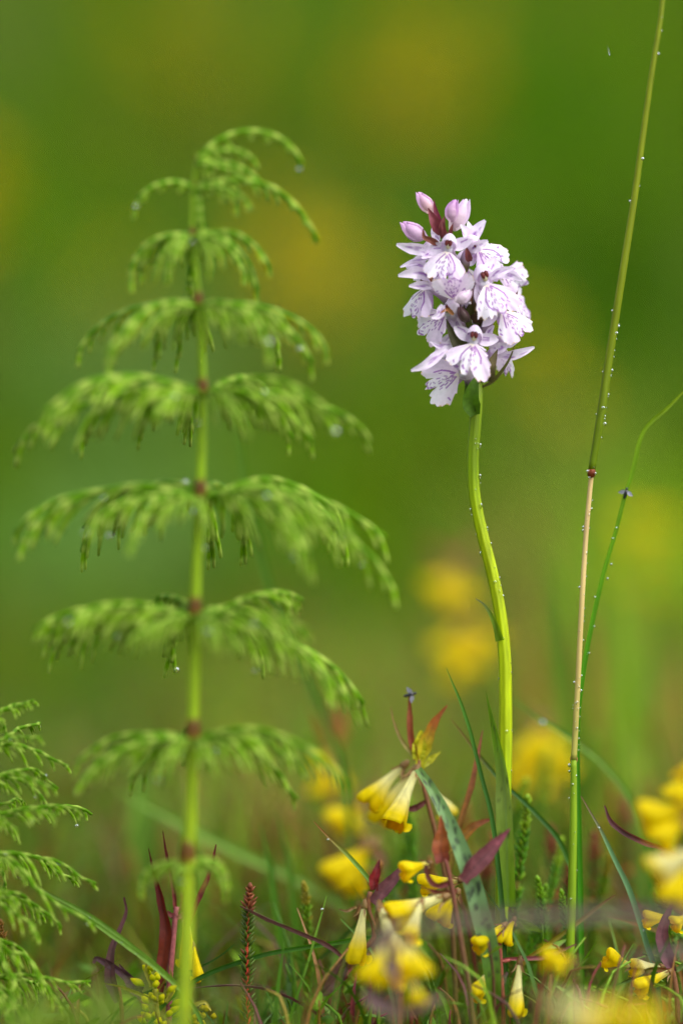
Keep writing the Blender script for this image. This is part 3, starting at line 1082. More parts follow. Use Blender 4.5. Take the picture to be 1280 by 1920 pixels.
cling(ht, [(326, 742, 6), (350, 874, 5), (627, 803, 6.5), (652, 782, 6.5), (207, 1010, 6), (162, 995, 4.5), (480, 1168, 6), (222, 1192, 5), (338, 1256, 5), (300, 1462, 5), (553, 1040, 5), (680, 1060, 4.5),
           (505, 640, 6), (560, 655, 6), (458, 1270, 4.5), (340, 1650, 5.5), (497, 735, 5), (496, 926, 6), (388, 1184, 6), (195, 930, 5), (640, 1010, 4.5), (125, 1165, 5), (255, 385, 4), (540, 330, 4)])

ht2 = horsetail("bushy bright green young horsetail spreading thin crooked branches beside the double grass blade",
                [(-22, 1330, -14), (-24, 1400, -14), (-28, 1500, -15), (-32, 1650, -16), (-36, 1800, -17), (-38, 1960, -18)],
                [(-22, 1345, -14, 7, 105, 30, -20, 8), (-23, 1392, -14, 8, 150, 22, -45, 10), (-25, 1450, -14, 9, 185, 16, -48, 11), (-27, 1520, -15, 10, 215, 10, -40, 12),
                 (-29, 1590, -15, 10, 225, 4, -36, 13), (-31, 1660, -16, 10, 230, 0, -40, 14), (-34, 1740, -16, 10, 235, -6, -40, 14), (-36, 1820, -17, 9, 230, -8, -30, 14)],
                [6, 9, 12, 14, 15, 16], 9, thick=1.0, tint=1.15, dens=38.0, lb=0.36, lat=0.8, wig=0.034)
cling(ht2, [(75, 1362, 2.6), (20, 1388, 3), (10, 1600, 2.6), (150, 1555, 3.4), (155, 1742, 3), (90, 1450, 2.6), (68, 1496, 2.4), (110, 1620, 2.4), (60, 1540, 2.4)])
horsetail("low pale horsetail shoot melting into soft green in front of the young horsetail",
          [(110, 1850, -135), (112, 1900, -135), (114, 1960, -135)], [(110, 1892, -135, 9, 220, 10, -30, 12)], [8, 12, 12], 15, thick=0.8, tint=0.8)

# ------------------------------------------------------------------ grasses
def grass(label, px, w, mm, cols, n=40, roll=0.3, fold=0.6, name="wild_grass", group=None, root_end=True, drops=()):
    p = WP(px, mm)
    if root_end:
        p = rooted(p)
    base = ground_at(p[-1])
    b = MB()
    b.blade(p, np.asarray(w, float) * U * (1 + mm / 1000 / D0), np.array(cols), n, 5, roll, fold)
    o = b.build(name, M_GRASS, None, base)
    tag(o, label, "grass", group)
    for (x, y, dm, r_) in drops:
        drop(o, W(x, y, mm + dm), r_ * U, 1.1)
    return o


GD, GM, GL, GY = lin(44, 86, 16), lin(72, 122, 18), lin(112, 152, 48), lin(132, 140, 40)
GB = lin(92, 132, 84)


def tall_culm():
    up = WP([(1247, -70, 14), (1238, 30, 12), (1222, 130, 10), (1205, 250, 8), (1187, 380, 6), (1165, 520, 4), (1143, 660, 3), (1125, 780, 2), (1108, 884, 2)])
    mid = WP([(1108, 888, 2), (1098, 1000, 1.5), (1090, 1130, 1), (1083, 1270, 1), (1075, 1424, 0.5)])
    low = rooted(WP([(1075, 1424, 0), (1074, 1550, 0), (1071, 1700, 0), (1068, 1800, 0), (1066, 1960, 0)]))
    base = ground_at(low[-1])
    root = thing("grass_culm", "tall wet grass culm, olive above and straw coloured below a red joint", "grass", base)
    b = MB()
    b.tube(up, np.array([4.5, 5, 5.4, 5.8, 6.6, 7.2, 7.6, 8, 6.8]) * U, np.array([lin(104, 118, 0), lin(110, 122, 0), lin(108, 122, 2), lin(88, 112, 2)]), 10, 60, 0.06, 4)
    b.build("upper_stalk", M_CULM, root)
    b = MB()
    b.tube(mid, np.array([4.5, 4.8, 5, 5.2, 5.8]) * U, np.array([lin(196, 168, 112), lin(202, 176, 116), lin(188, 166, 100), lin(160, 156, 70)]), 10, 50, 0.05, 4)
    b.build("straw_stalk", M_CULM, root)
    b = MB()
    b.blade(low, np.array([11, 15, 16, 16, 16]) * U, np.array([lin(140, 150, 60), lin(118, 150, 20), lin(112, 146, 18), lin(104, 138, 18)]), 50, 7, 0.0, -0.8)
    b.tube(low + np.array([0, 0.0006, 0]), np.array([5.6, 7, 7.5, 7.5, 7.5]) * U, np.array([lin(120, 150, 24), lin(112, 146, 18)]), 8, 40)
    b.build("leaf_sheath", M_CULM, root)
    for (x, y, col, s) in ((1108, 887, lin(104, 46, 16), 8.4), (1075, 1424, lin(150, 96, 60), 7.2)):
        b = MB()
        c = W(x, y, 1.5)
        b.tube([c + UPV * 7 * U, c + UPV * 3 * U, c - UPV * 3 * U, c - UPV * 8 * U], np.array([0.8, 1.05, 1.0, 0.6]) * s * U, np.array([col * 1.2, col, col, col * 1.3]), 10, 8)
        b.build("joint", M_CULM, root)
    r = random.Random(4)
    full = [(1238, 30), (1222, 130), (1205, 250), (1187, 380), (1165, 520), (1143, 660), (1125, 780), (1108, 884), (1098, 1000), (1090, 1130), (1083, 1270), (1075, 1424), (1074, 1550), (1071, 1700)]
    fx, fy = np.array(full, float).T
    ww = np.interp(fy, [0, 880, 890, 1400, 1420, 1700], [5.4, 8.3, 5, 6, 7.5, 8.5])
    for k in range(88):
        y = r.choice([r.uniform(15, 560), r.gauss(640, 40), r.gauss(770, 50), r.uniform(560, 900), r.gauss(1040, 60), r.gauss(1330, 70), r.uniform(880, 1700)])
        x = np.interp(y, fy, fx)
        w_ = np.interp(y, fy, ww)
        sd = r.choice([1, 1, 1, -1, -1, 0.4, -0.2, 0.1])
        dep = 3.0 - 1.0 * (abs(sd) < 0.9)
        mm = np.interp(y, [0, 880, 1424], [12, 2, 0.5]) - (w_ * U * 1000 * math.sqrt(max(0, 1 - sd * sd)))
        drop(root, W(x + sd * w_ * 1.05, y, mm), r.choice([1.0, 1.1, 1.3, 1.4, 1.6, 1.8, 2.2, 2.8]) * U, 1.15)
    for (x, y) in ((1101, 884), (1115, 888), (1104, 896), (1133, 795), (1130, 765), (1155, 625), (1204, 298), (1078, 1408), (1067, 1435), (1078, 1455)):
        drop(root, W(x, y, 0.5), random.uniform(2.0, 3.3) * U, 1.2)


tall_culm()
fg = grass("thin bright green grass stalk bowing at its tip, leaning beside the tall culm",
           [(1300, 716), (1276, 738), (1250, 765), (1215, 795), (1198, 825), (1185, 880), (1170, 930), (1152, 1000), (1130, 1075), (1110, 1160), (1095, 1240), (1083, 1330), (1080, 1420), (1084, 1560), (1088, 1750), (1090, 1960)],
           [2, 7, 8, 8, 8, 9, 9, 10, 10, 10, 10, 10, 10, 9, 9, 9], 8, [lin(124, 146, 16), lin(112, 150, 12), lin(100, 150, 10), lin(84, 146, 10), lin(70, 140, 8), lin(64, 132, 8), lin(62, 130, 10), lin(66, 130, 8), lin(70, 124, 10)], 90, 0.2, 0.8)
for (x, y) in [(1150, 990), (1143, 1010), (1140, 1058), (1133, 1085), (1120, 1120), (1108, 1175), (1098, 1225)]:
    drop(fg, W(x + random.choice([-5, 5]), y, 7), 2.0 * U)

grass("slim dark green grass blade crossing another just left of the orchid stem", [(836, 1253), (848, 1282), (862, 1315), (880, 1370), (890, 1410), (905, 1470), (920, 1530), (932, 1620), (944, 1760), (950, 1960)],
      [1, 7, 8, 9, 10, 10, 10, 9, 9, 8], -5, [GM, GD * 1.1, GD, GD, GM], 50)
grass("slender dark blade with a browned tip passing behind the orchid stem", [(844, 1347), (868, 1378), (900, 1420), (935, 1460), (990, 1512), (1035, 1560), (1058, 1600), (1080, 1680), (1095, 1960)],
      [1, 7, 8, 9, 11, 12, 12, 11, 10], 14, [lin(120, 80, 30), GD, GD * 1.1, GM * 0.9, GD, GD], 50)
grass("pale blade angled away to the right behind the orchid stem, holding a single drop", [(958, 1308), (1010, 1348), (1080, 1392), (1140, 1445), (1190, 1520), (1220, 1650), (1230, 1960)],
      [2, 10, 11, 11, 11, 10, 10], 42, [GM, GL * 0.8, GM, GM, GD], 40, drops=[(1016, 1357, -1, 6)])
grass("bright short blade with a red tip above the hanging cow-wheat flowers", [(588, 1540), (612, 1566), (650, 1602), (688, 1645), (722, 1690), (742, 1725), (760, 1800), (768, 1960)],
      [1, 8, 9, 9, 9, 8, 8, 8], -2, [lin(140, 60, 30), GL * 0.9, GL * 0.8, GM, GM, GD], 40, drops=[(615, 1575, -1, 2.4), (700, 1660, -1, 2)])
grass("bluish green blade slanting down beside the lone curled purple leaf", [(1088, 1492), (1104, 1520), (1124, 1555), (1150, 1610), (1175, 1662), (1195, 1720), (1210, 1770), (1228, 1830), (1242, 1960)],
      [1, 6, 9, 11, 11, 11, 10, 9, 8], 3, [lin(130, 90, 70), GB, GB * 0.9, GB * 0.8, GB * 0.7, GM], 50, drops=[(1122, 1553, -1, 2.6), (1205, 1745, -1, 1.6), (1216, 1790, -1, 1.6)])
grass("upper of two long wet blades lying together over the purple leaves", [(24, 1640), (60, 1658), (100, 1680), (150, 1706), (200, 1738), (250, 1776), (290, 1808), (330, 1846), (370, 1900), (390, 1960)],
      [1, 5, 7, 8, 8, 8, 8, 8, 8, 8], -6, [lin(120, 96, 80), GL, GL, GL, GM, GM], 50, drops=[(168, 1722, -1, 2), (206, 1748, -1, 1.6)])
grass("lower of two long wet blades lying together over the purple leaves", [(62, 1664), (110, 1692), (160, 1720), (210, 1754), (260, 1790), (300, 1822), (345, 1868), (365, 1960)],
      [1, 6, 8, 9, 9, 9, 8, 8], -9, [GL, GL * 1.1, GL, GL, GM], 50, drops=[(228, 1768, -1, 1.6), (256, 1790, -1, 1.6)])
grass("rounded green stalk arching low across the red heath sprig", [(742, 1754), (690, 1757), (620, 1768), (560, 1777), (500, 1788), (440, 1806), (390, 1825), (350, 1848), (300, 1890), (260, 1960)],
      [2, 9, 9, 9, 9, 9, 9, 9, 9, 9], 2, [GM, GM, GD * 1.3, GD * 1.2, GM, GD], 50, 0.1, 1.0)
grass("hair-thin upright stalk with one bead of water left of the hanging cow-wheat", [(612, 1680), (603, 1712), (592, 1750), (575, 1810), (552, 1880), (530, 1960)],
      [2, 5, 5, 6, 6, 6], 0, [GL, GL, GM, GM], 30, drops=[(604, 1706, -1, 3.2)])
grass("dim green blade standing upright behind the heath sprig", [(488, 1545), (508, 1640), (524, 1750), (545, 1880), (552, 1960)], [2, 13, 13, 12, 12], 38, [GM, GM, GM, GD], 30)
grass("dim green blade leaning beside its upright twin behind the heath sprig", [(520, 1520), (543, 1640), (558, 1760), (580, 1960)], [2, 12, 13, 12], 46, [GM, GM, GD], 30)
grass("broad pale blade lying slantwise behind the tall horsetail", [(215, 1482), (330, 1540), (450, 1600), (560, 1650), (650, 1705), (720, 1780), (750, 1960)], [2, 18, 20, 20, 20, 18, 16], 75, [GL, GL, GL, GM, GM], 40)
grass("long bowed stalk rising behind the tall horsetail's right side", [(440, 770), (450, 830), (470, 950), (500, 1080), (545, 1200), (600, 1330), (650, 1500), (680, 1960)], [3, 11, 13, 14, 14, 14, 14, 14], 70, [lin(70, 116, 4), lin(60, 104, 2), lin(60, 104, 2), lin(72, 118, 4)], 50)
grass("wide pale upright blade behind the tall horsetail's left side", [(262, 1430), (256, 1520), (250, 1620), (246, 1760), (246, 1960)], [6, 34, 40, 40, 38], 120, [GL, GL * 0.9, GL * 0.8, GM], 30)
grass("thick grey-purple dead stalk arching low in front of the yellow flowers", [(690, 1752), (760, 1738), (850, 1726), (960, 1718), (1100, 1714), (1220, 1710), (1310, 1716), (1400, 1760), (1440, 1900)],
      [4, 22, 24, 24, 24, 24, 24, 24, 24], -105, [lin(120, 108, 96), lin(116, 104, 92), lin(112, 98, 92), lin(110, 92, 84)], 50, 0.2, 1.0)
grass("short grey dead stalk lying in front of the drooping purple leaf", [(1175, 1800), (1230, 1788), (1300, 1782), (1380, 1830), (1400, 1950)], [6, 20, 20, 20, 18], -80, [lin(116, 104, 104), lin(112, 98, 100), lin(110, 92, 84)], 30, 0.2, 1.0)
grass("straw-thin dark stem half hidden under the bud cluster", [(440, 1770), (400, 1800), (300, 1850), (230, 1885), (180, 1960)], [2, 5, 6, 6, 6], 6, [GD, GD, GM], 30)
grass("crooked olive blade poking up between the right-hand cow-wheats", [(1152, 1678), (1130, 1692), (1100, 1715), (1060, 1745), (1020, 1775), (985, 1800), (960, 1850), (950, 1960)], [3, 9, 9, 8, 7, 6, 6, 6], 1, [lin(120, 90, 50), lin(130, 124, 30), lin(130, 110, 30), lin(96, 60, 40), lin(90, 56, 44)], 40)
grass("thin dark blade crossing low under the heath sprig", [(760, 1640), (700, 1700), (640, 1760), (560, 1830), (500, 1890), (470, 1960)], [2, 6, 7, 7, 7, 7], 24, [GD, GD, GD, GM], 40)

# ------------------------------------------------------------------ cow-wheats
YEL, YELD, ORA, CRM = lin(244, 224, 6), lin(206, 180, 0), lin(240, 176, 4), lin(240, 236, 170)
PURP, PURB, RED, BRN = lin(104, 60, 66), lin(92, 58, 50), lin(112, 26, 22), lin(140, 84, 30)


def frame_of(d):
    d = unit(np.asarray(d, float))
    s = np.cross(d, [0, 0, 1.0])
    if np.linalg.norm(s) < 0.15:
        s = np.array([1.0, 0, 0])
    s = unit(s)
    u = np.cross(s, d)
    return d, s, u


def cw_corolla(p0, p1, w, spin=0.0, pale=0.5, mouth=0.3, open_=0.0):
    """two-lipped tube from p0 (calyx) to p1 (mouth), w = full mouth width in metres"""
    p0, p1 = np.asarray(p0, float), np.asarray(p1, float)
    d, s, u = frame_of(p1 - p0)
    cs, sn = math.cos(spin), math.sin(spin)
    s, u = s * cs + u * sn, u * cs - s * sn
    L = np.linalg.norm(p1 - p0)
    to = np.array([0, .07, .16, .27, .38, .49, .60, .70, .79, .87, .94, .985, .985, .95, .90, .88])
    ro = np.array([.20, .24, .27, .31, .37, .45, .55, .66, .78, .88, .96, .98, .86, .70, .42, .04])
    tc = np.array([0, .07, .16, .27, .38, .49, .60, .70, .79, .87, .94, .985, 1.01, 1.01, .99, .98])
    rc = np.array([.20, .24, .27, .31, .38, .48, .60, .74, .86, .93, .92, .82, .62, .42, .20, .02])
    t = tc * (1 - open_) + to * open_
    rad = (rc * (1 - open_) + ro * open_) * w * 0.5
    na = 18
    a = np.linspace(0, 2 * np.pi, na, endpoint=False)
    P, C = [], []
    for i, (ti, ri) in enumerate(zip(t, rad)):
        k = np.clip((ti - 0.66) / 0.3, 0, 1)
        rim = 1.0 if 9 <= i <= 13 else 0.0
        pinch = 1 - 0.26 * k * np.abs(np.cos(a)) ** 8
        up = np.sin(a)
        pinch = pinch * (1 + 0.035 * np.sin(3 * a + 9 * ti + p0[0] * 900))
        rr = ri * pinch * (1 + 0.10 * k * np.cos(4 * a) * (up < 0))
        along = ti * L + L * k * (0.07 * (up > 0.15) * (1 - 0.6 * np.cos(a) ** 2) + 0.05 * rim * (up < -0.15) * np.abs(np.cos(2.0 * a + 0.8)) - 0.05 * (np.abs(up) <= 0.15))
        bow = 0.10 * L * math.sin(ti * 2.6) * 0.5
        c = p0 + d * along[:, None] + s * (rr * np.cos(a) * 0.88)[:, None] + u * (rr * np.sin(a) + bow * 0.5 + k * 0.06 * w * np.where(up > 0, 1, -0.6))[:, None]
        P.append(c)
        g = np.clip((ti - pale * 0.75) / 0.30 + (0.8 if pale <= 0.05 else 0.0), 0, 1)
        base = CRM * (1 - g) + YEL * g
        col = np.tile(base, (na, 1)) * (0.90 + 0.10 * np.cos(5 * a) + 0.07 * np.cos(9 * a + 1))[:, None]
        if i >= 12:
            col = np.tile(lin(200, 150, 0) * open_ + lin(232, 196, 0) * (1 - open_), (na, 1))
        o = (k * np.clip(-np.sin(a) * 1.2 + 0.1, 0, 1))[:, None] * mouth
        col = col * (1 - o) + ORA * o
        groove = (k * np.exp(-((np.sin(a) - 0.02) / 0.16) ** 2))[:, None] * 0.4
        col = col * (1 - groove) + lin(150, 120, 0) * groove
        C.append(col)
    b = MB()
    b.grid(np.array(P), np.array(C), closed=True, cap=True)
    # lower lip, three short lobes
    lip = MB()
    for dx, ln in ((-0.28, 0.15), (0.0, 0.19), (0.28, 0.15)):
        q0 = p0 + d * (0.86 * L) - u * (0.36 * w) + s * (dx * w)
        lip.blade([q0, q0 + d * (ln * L * 0.6) - u * 0.05 * w, q0 + d * ln * L + u * 0.01 * w], np.array([0.26, 0.34, 0.24, 0.06]) * w, np.array([YEL, YEL, YEL * (1 - mouth) + ORA * mouth]), 8, 5, 0.0, 0.4,
                  face=tuple(-u))
    return b, lip, (d, s, u, L)


def cw_flower(root, a, bpt, w, mm=0.0, spin=0.0, pale=0.5, mouth=0.3, open_=0.15, calyx=None):
    p0, p1 = W(a[0], a[1], mm + (a[2] if len(a) > 2 else 0)), W(bpt[0], bpt[1], mm + (bpt[2] if len(bpt) > 2 else 0))
    sc = 1 + mm / 1000 / D0
    b, lip, (d, s, u, L) = cw_corolla(p0, p1, w * U * sc, spin, pale, mouth, open_)
    f = b.build("flower", M_YELLOW, root)
    lip.build("lower_lip", M_YELLOW, f)
    cal = MB()
    cc = calyx if calyx is not None else lin(128, 96, 50)
    cal.tube([p0 - d * 0.08 * L, p0, p0 + d * 0.10 * L], np.array([0.07, 0.14, 0.16]) * w * U * sc, cc, 8, 5)
    for k in range(4):
        an = k * math.pi / 2 + 0.7
        e = s * math.cos(an) + u * math.sin(an)
        q = p0 + d * 0.06 * L + e * 0.11 * w * U * sc
        cal.blade([q, q + d * 0.12 * L + e * 0.12 * w * U * sc, q + d * 0.2 * L + e * 0.3 * w * U * sc], np.array([0.1, 0.08, 0.01]) * w * U * sc, cc, 6, 3, 0, 0.3)
    cal.build("calyx", M_BRACT, f)
    return f


def cw_leaf(root, px, w, mm, cols, roll=0.3, fold=0.45, name="leaf", wav=0.08, teeth=False):
    b = MB()
    sc = 1 + mm / 1000 / D0
    r = np.random.default_rng(int(abs(px[0][0] * 7 + px[-1][1] * 3)) % 9973)
    n = 34
    wv = interp_list(w, n) * (1 + np.interp(np.arange(n), np.arange(0, n, 3), r.normal(0, 0.07, len(range(0, n, 3)))))
    blot = [(r.uniform(0, 1), r.uniform(-1, 1), r.uniform(0.05, 0.16), r.uniform(0.65, 1.3)) for _ in range(9)]

    def f(c, t, q):
        for (a, e, k, v) in blot:
            m = np.exp(-((t - a) / k) ** 2 - ((q - e) / (k * 5)) ** 2)[..., None]
            c = c * (1 + (v - 1) * m)
        mid = np.exp(-(q / 0.14) ** 2)[..., None]
        return c * (1 - 0.25 * mid) * (1 - 0.15 * (np.abs(q) ** 4)[..., None])
    p = spline(WP(px, mm), n) + np.cumsum(r.normal(0, 0.35, (n, 3)), 0) * U * np.linspace(1, 0.3, n)[:, None]
    b.blade(p, wv * U * sc, np.array(cols), n, 9, (roll - 0.15, roll + r.uniform(-0.1, 0.5)), fold, wav=wav, seed=len(px), colf=f)
    if teeth:
        p = spline(WP(px, mm), 20)
        for i in (3, 5, 7):
            for sg in (-1, 1):
                d = unit(p[i + 1] - p[i])
                q = p[i]
                e = unit(np.cross(d, [0, -1, 0])) * sg
                b.blade([q, q + e * 0.6 * w[1] * U + d * 3 * U, q + e * 1.1 * w[1] * U + d * 9 * U], np.array([5, 3.5, 0.6]) * U, np.array(cols)[0], 6, 3, 0, 0.2)
    return b.build(name, M_BRACT, root)


def cw_stem(root, path, w, col):
    b = MB()
    b.tube(path, np.asarray(w, float) * 0.5 * U, np.array(col), 8, 40)
    return b.build("stem", M_WOOD, root)


def cow_wheat(label, stem_px, w, mm, col, flowers, leaves, group=None):
    path = rooted(WP(stem_px, mm))
    root = thing("cow_wheat", label, "wildflower", ground_at(path[-1]), group)
    cw_stem(root, path, np.asarray(w) * (1 + mm / 1000 / D0), col)
    for f in flowers:
        cw_flower(root, f[0], f[1], f[2] * 0.9, mm, *(f[3:] if len(f) > 3 else ()))
    for l in leaves:
        cw_leaf(root, l[0], l[1], mm, l[2], *(l[3:] if len(l) > 3 else ()))
    return root


RS = [lin(116, 72, 44), lin(100, 70, 34), lin(92, 84, 26)]
OY = lin(176, 160, 18)
c1 = cow_wheat("cow-wheat with spiky orange-tipped bracts above two hanging pale yellow flowers", [(785, 1425), (787, 1445), (800, 1500), (818, 1570), (835, 1650), (848, 1750), (856, 1960)], [7, 9, 9, 10, 10, 10, 10], 12, RS,
               [((783, 1438, 0), (738, 1546, -6), 62, 0.2, 0.75, 0.4, 1.0), ((760, 1432, 4), (690, 1508, 4), 56, -0.2, 0.6), ((772, 1446, 10), (712, 1540, 12), 56, 0.4, 0.5), ((800, 1470, 8), (842, 1530, 12), 40, 0.0, 0.9)],
               [([(784, 1440), (796, 1400), (812, 1358), (838, 1322)], [10, 26, 16, 2], [lin(170, 172, 20), lin(176, 160, 18), lin(160, 90, 30), lin(150, 70, 40)], 0.2, 0.5, "bract", 0.05),
                ([(780, 1425), (772, 1380), (770, 1340), (768, 1300)], [12, 14, 12, 3], [lin(150, 60, 40), lin(150, 76, 40), lin(156, 84, 50)], 0.5, 0.5, "bract"),
                ([(776, 1420), (752, 1385), (738, 1350), (734, 1325)], [6, 8, 5, 1], [lin(140, 130, 60), lin(150, 130, 70), lin(150, 110, 70)], 0.2, 0.4, "bract"),
                ([(790, 1440), (808, 1425), (826, 1410)], [8, 14, 1], [lin(170, 170, 20), lin(176, 172, 40)], 0.1, 0.3, "bract"),
                ([(782, 1425), (786, 1400), (790, 1370)], [20, 30, 4], [lin(168, 170, 20), lin(186, 180, 20)], 0.1, 0.5, "bract"),
                ([(838, 1660), (855, 1570), (885, 1470), (905, 1370)], [10, 12, 12, 2], [lin(130, 120, 30), lin(140, 90, 40), lin(140, 76, 60)], 0.3),
                ([(826, 1600), (858, 1580), (890, 1550), (925, 1535)], [8, 20, 18, 2], [lin(150, 150, 20), lin(140, 96, 30), lin(120, 50, 40)], 0.3),
                ([(800, 1500), (775, 1515), (750, 1512)], [6, 14, 2], [lin(110, 50, 50), lin(100, 60, 60)], 0.3)])
cow_wheat("cow-wheat holding a wide yellow flower and a triangular rusty bract against the spotted leaf", [(834, 1610), (846, 1660), (856, 1720), (868, 1790), (880, 1860), (890, 1960)], [9, 10, 10, 10, 10, 10], -14, [lin(108, 56, 44), lin(92, 66, 36), lin(84, 84, 26)],
          [((838, 1680, 0), (732, 1722, -4), 66, 0.3, 0.6, 0.2, 0.5), ((806, 1618, 4), (755, 1636, 0), 44, 0.1, 0.1), ((858, 1670, 8), (820, 1726, 8), 58, 0.2, 0.2), ((866, 1650, 12), (790, 1660, 14), 46, 0.2, 0.2),
           ((790, 1690, -4), (768, 1760, -14), 46, 0.0, 0.9)],
          [([(830, 1616), (826, 1590), (828, 1560), (826, 1528)], [26, 34, 20, 2], [lin(116, 44, 34), lin(140, 76, 30), lin(146, 70, 36)], 0.1, 0.5, "bract", 0.05),
           ([(866, 1652), (890, 1625), (918, 1595), (956, 1553)], [22, 34, 24, 2], [lin(104, 54, 58), lin(118, 66, 72), lin(110, 50, 62)], 0.3, 0.4, "leaf"),
           ([(846, 1652), (822, 1660), (806, 1648), (798, 1622)], [10, 12, 12, 8], [lin(112, 40, 44), lin(120, 60, 54), lin(116, 60, 50)], 0.4),
           ([(856, 1668), (830, 1672), (790, 1662)], [8, 10, 2], [lin(130, 40, 50), lin(120, 50, 60)], 0.6)])
cow_wheat("cow-wheat with an orange-mouthed hanging flower and a slanting purple bract", [(694, 1672), (690, 1700), (700, 1760), (650, 1800), (632, 1850), (616, 1960)], [9, 9, 10, 11, 12, 12], -4, RS,
          [((684, 1694, 0), (668, 1803, -2), 52, 0.0, 0.62, 1.0), ((712, 1700, -6), (745, 1830, -38), 70, 0.3, 0.85)],
          [([(698, 1692), (716, 1672), (738, 1648), (766, 1614)], [18, 26, 18, 2], [lin(104, 62, 66), lin(108, 64, 70), lin(104, 60, 66)], 0.2, 0.5, "bract", 0.05),
           ([(702, 1668), (702, 1650), (706, 1638), (712, 1612)], [14, 20, 14, 2], [lin(130, 30, 30), lin(124, 24, 30), lin(112, 40, 40)], 0.3, 0.6, "bract"),
           ([(640, 1792), (612, 1768), (560, 1746), (500, 1720), (450, 1697)], [7, 11, 11, 12, 5], [lin(112, 66, 60), lin(110, 66, 62), lin(112, 70, 66), lin(116, 70, 66)], 0.5, 0.7, "leaf"),
           ([(646, 1800), (630, 1830), (610, 1856), (588, 1870)], [16, 34, 22, 3], [lin(110, 76, 66), lin(104, 72, 66), lin(98, 62, 60)], 0.2),
           ([(612, 1912), (560, 1876), (500, 1852), (430, 1845), (358, 1852)], [6, 9, 9, 8, 2], [lin(110, 60, 62), lin(108, 62, 64), lin(112, 76, 72)], 0.8, 0.6),
           ([(668, 1700), (650, 1706), (634, 1704)], [5, 7, 1], [lin(150, 120, 70), lin(140, 110, 70)], 0.3)])
cow_wheat("cow-wheat with four small yellow flowers on a reddish level stem at the orchid's foot", [(1025, 1795), (990, 1798), (955, 1800), (936, 1800), (935, 1740), (938, 1800), (942, 1880), (944, 1960)][2:], [6, 7, 8, 9, 9, 9], -6, [lin(140, 66, 56), lin(130, 60, 50), lin(110, 80, 40)],
          [((946, 1734, 0), (893, 1776, -4), 46, 0.3, 0.05), ((964, 1722, 0), (944, 1768, 0), 34, 0.0, 0.05), ((974, 1800, 0), (966, 1902, -3), 46, 0.0, 0.7), ((924, 1814, 2), (888, 1868, -2), 46, 0.3, 0.5)],
          [([(942, 1800), (980, 1797), (1025, 1794), (1080, 1770)], [6, 8, 8, 2], [lin(124, 50, 50), lin(120, 60, 60), lin(120, 90, 60)], 0.5),
           ([(950, 1822), (932, 1850), (925, 1880)], [6, 20, 3], [lin(90, 70, 66), lin(86, 72, 64)], 0.3)])
cow_wheat("cow-wheat with a drooping purple leaf and yellow flowers tipped from a red joint", [(1258, 1818), (1262, 1830), (1268, 1870), (1272, 1960)], [10, 10, 10, 10], -2, RS,
          [((1258, 1820, 0), (1194, 1856, -3), 44, 0.2, 0.15), ((1184, 1812, 6), (1136, 1796, 4), 46, 0.4, 0.2), ((1266, 1722, 2), (1208, 1724, 0), 38, 0.2, 0.0), ((1288, 1716, 2), (1262, 1735, 0), 40, 0.1, 0.2), ((1240, 1812, 4), (1186, 1818, 0), 44, 0.1, 0.95)],
          [([(1262, 1822), (1250, 1790), (1242, 1750), (1250, 1715), (1262, 1690)], [12, 28, 26, 18, 2], [lin(104, 56, 62), lin(112, 66, 72), lin(106, 60, 68)], 0.2, 0.5),
           ([(1256, 1820), (1220, 1818), (1180, 1838), (1150, 1850)], [10, 10, 9, 2], [lin(150, 50, 44), lin(80, 112, 40), lin(70, 110, 30)], 0.3),
           ([(1266, 1820), (1290, 1800), (1320, 1780)], [8, 12, 3], [lin(90, 110, 50), lin(80, 110, 40)], 0.3)])
# out of focus, behind the orchid
cow_wheat("cow-wheat behind the orchid carrying two clumps of glowing yellow flowers one above the other", [(846, 1050), (850, 1130), (868, 1230), (880, 1350), (890, 1500), (894, 1700)], [8, 9, 10, 10, 10, 10], 235, RS,
          [((858, 1075), (812, 1110), 62, 0.2, 0.0), ((842, 1060), (838, 1130), 62, 0.2, 0.0), ((862, 1080), (872, 1130), 56, 0.2, 0.0), ((872, 1165), (830, 1230), 66, 0.2, 0.0), ((880, 1165), (880, 1250), 66, 0.3, 0.0), ((886, 1170), (920, 1210), 60, 0.3, 0.0), ((866, 1200), (850, 1280), 56, 0.3, 0.0)],
          [([(850, 1060), (820, 1030), (790, 1020)], [10, 24, 3], [lin(150, 96, 60), lin(160, 100, 60)], 0.2), ([(852, 1060), (880, 1030), (900, 1010)], [10, 24, 3], [lin(150, 110, 60), lin(150, 110, 60)], 0.2)])
cow_wheat("cow-wheat with soft yellow flowers standing between the orchid and the tall culm", [(1010, 1340), (1012, 1400), (1015, 1500), (1020, 1700)], [9, 10, 10, 10], 150, RS,
          [((1020, 1350), (985, 1430), 70, 0.2, 0.0), ((1008, 1352), (1040, 1430), 70, 0.3, 0.0), ((1000, 1400), (965, 1470), 64, 0.3, 0.0), ((1020, 1400), (1062, 1460), 60, 0.1, 0.0), ((1010, 1410), (1015, 1490), 60, 0.1, 0.0)],
          [([(1010, 1345), (990, 1320), (975, 1300)], [8, 20, 3], [lin(150, 150, 40), lin(150, 130, 50)], 0.2)])
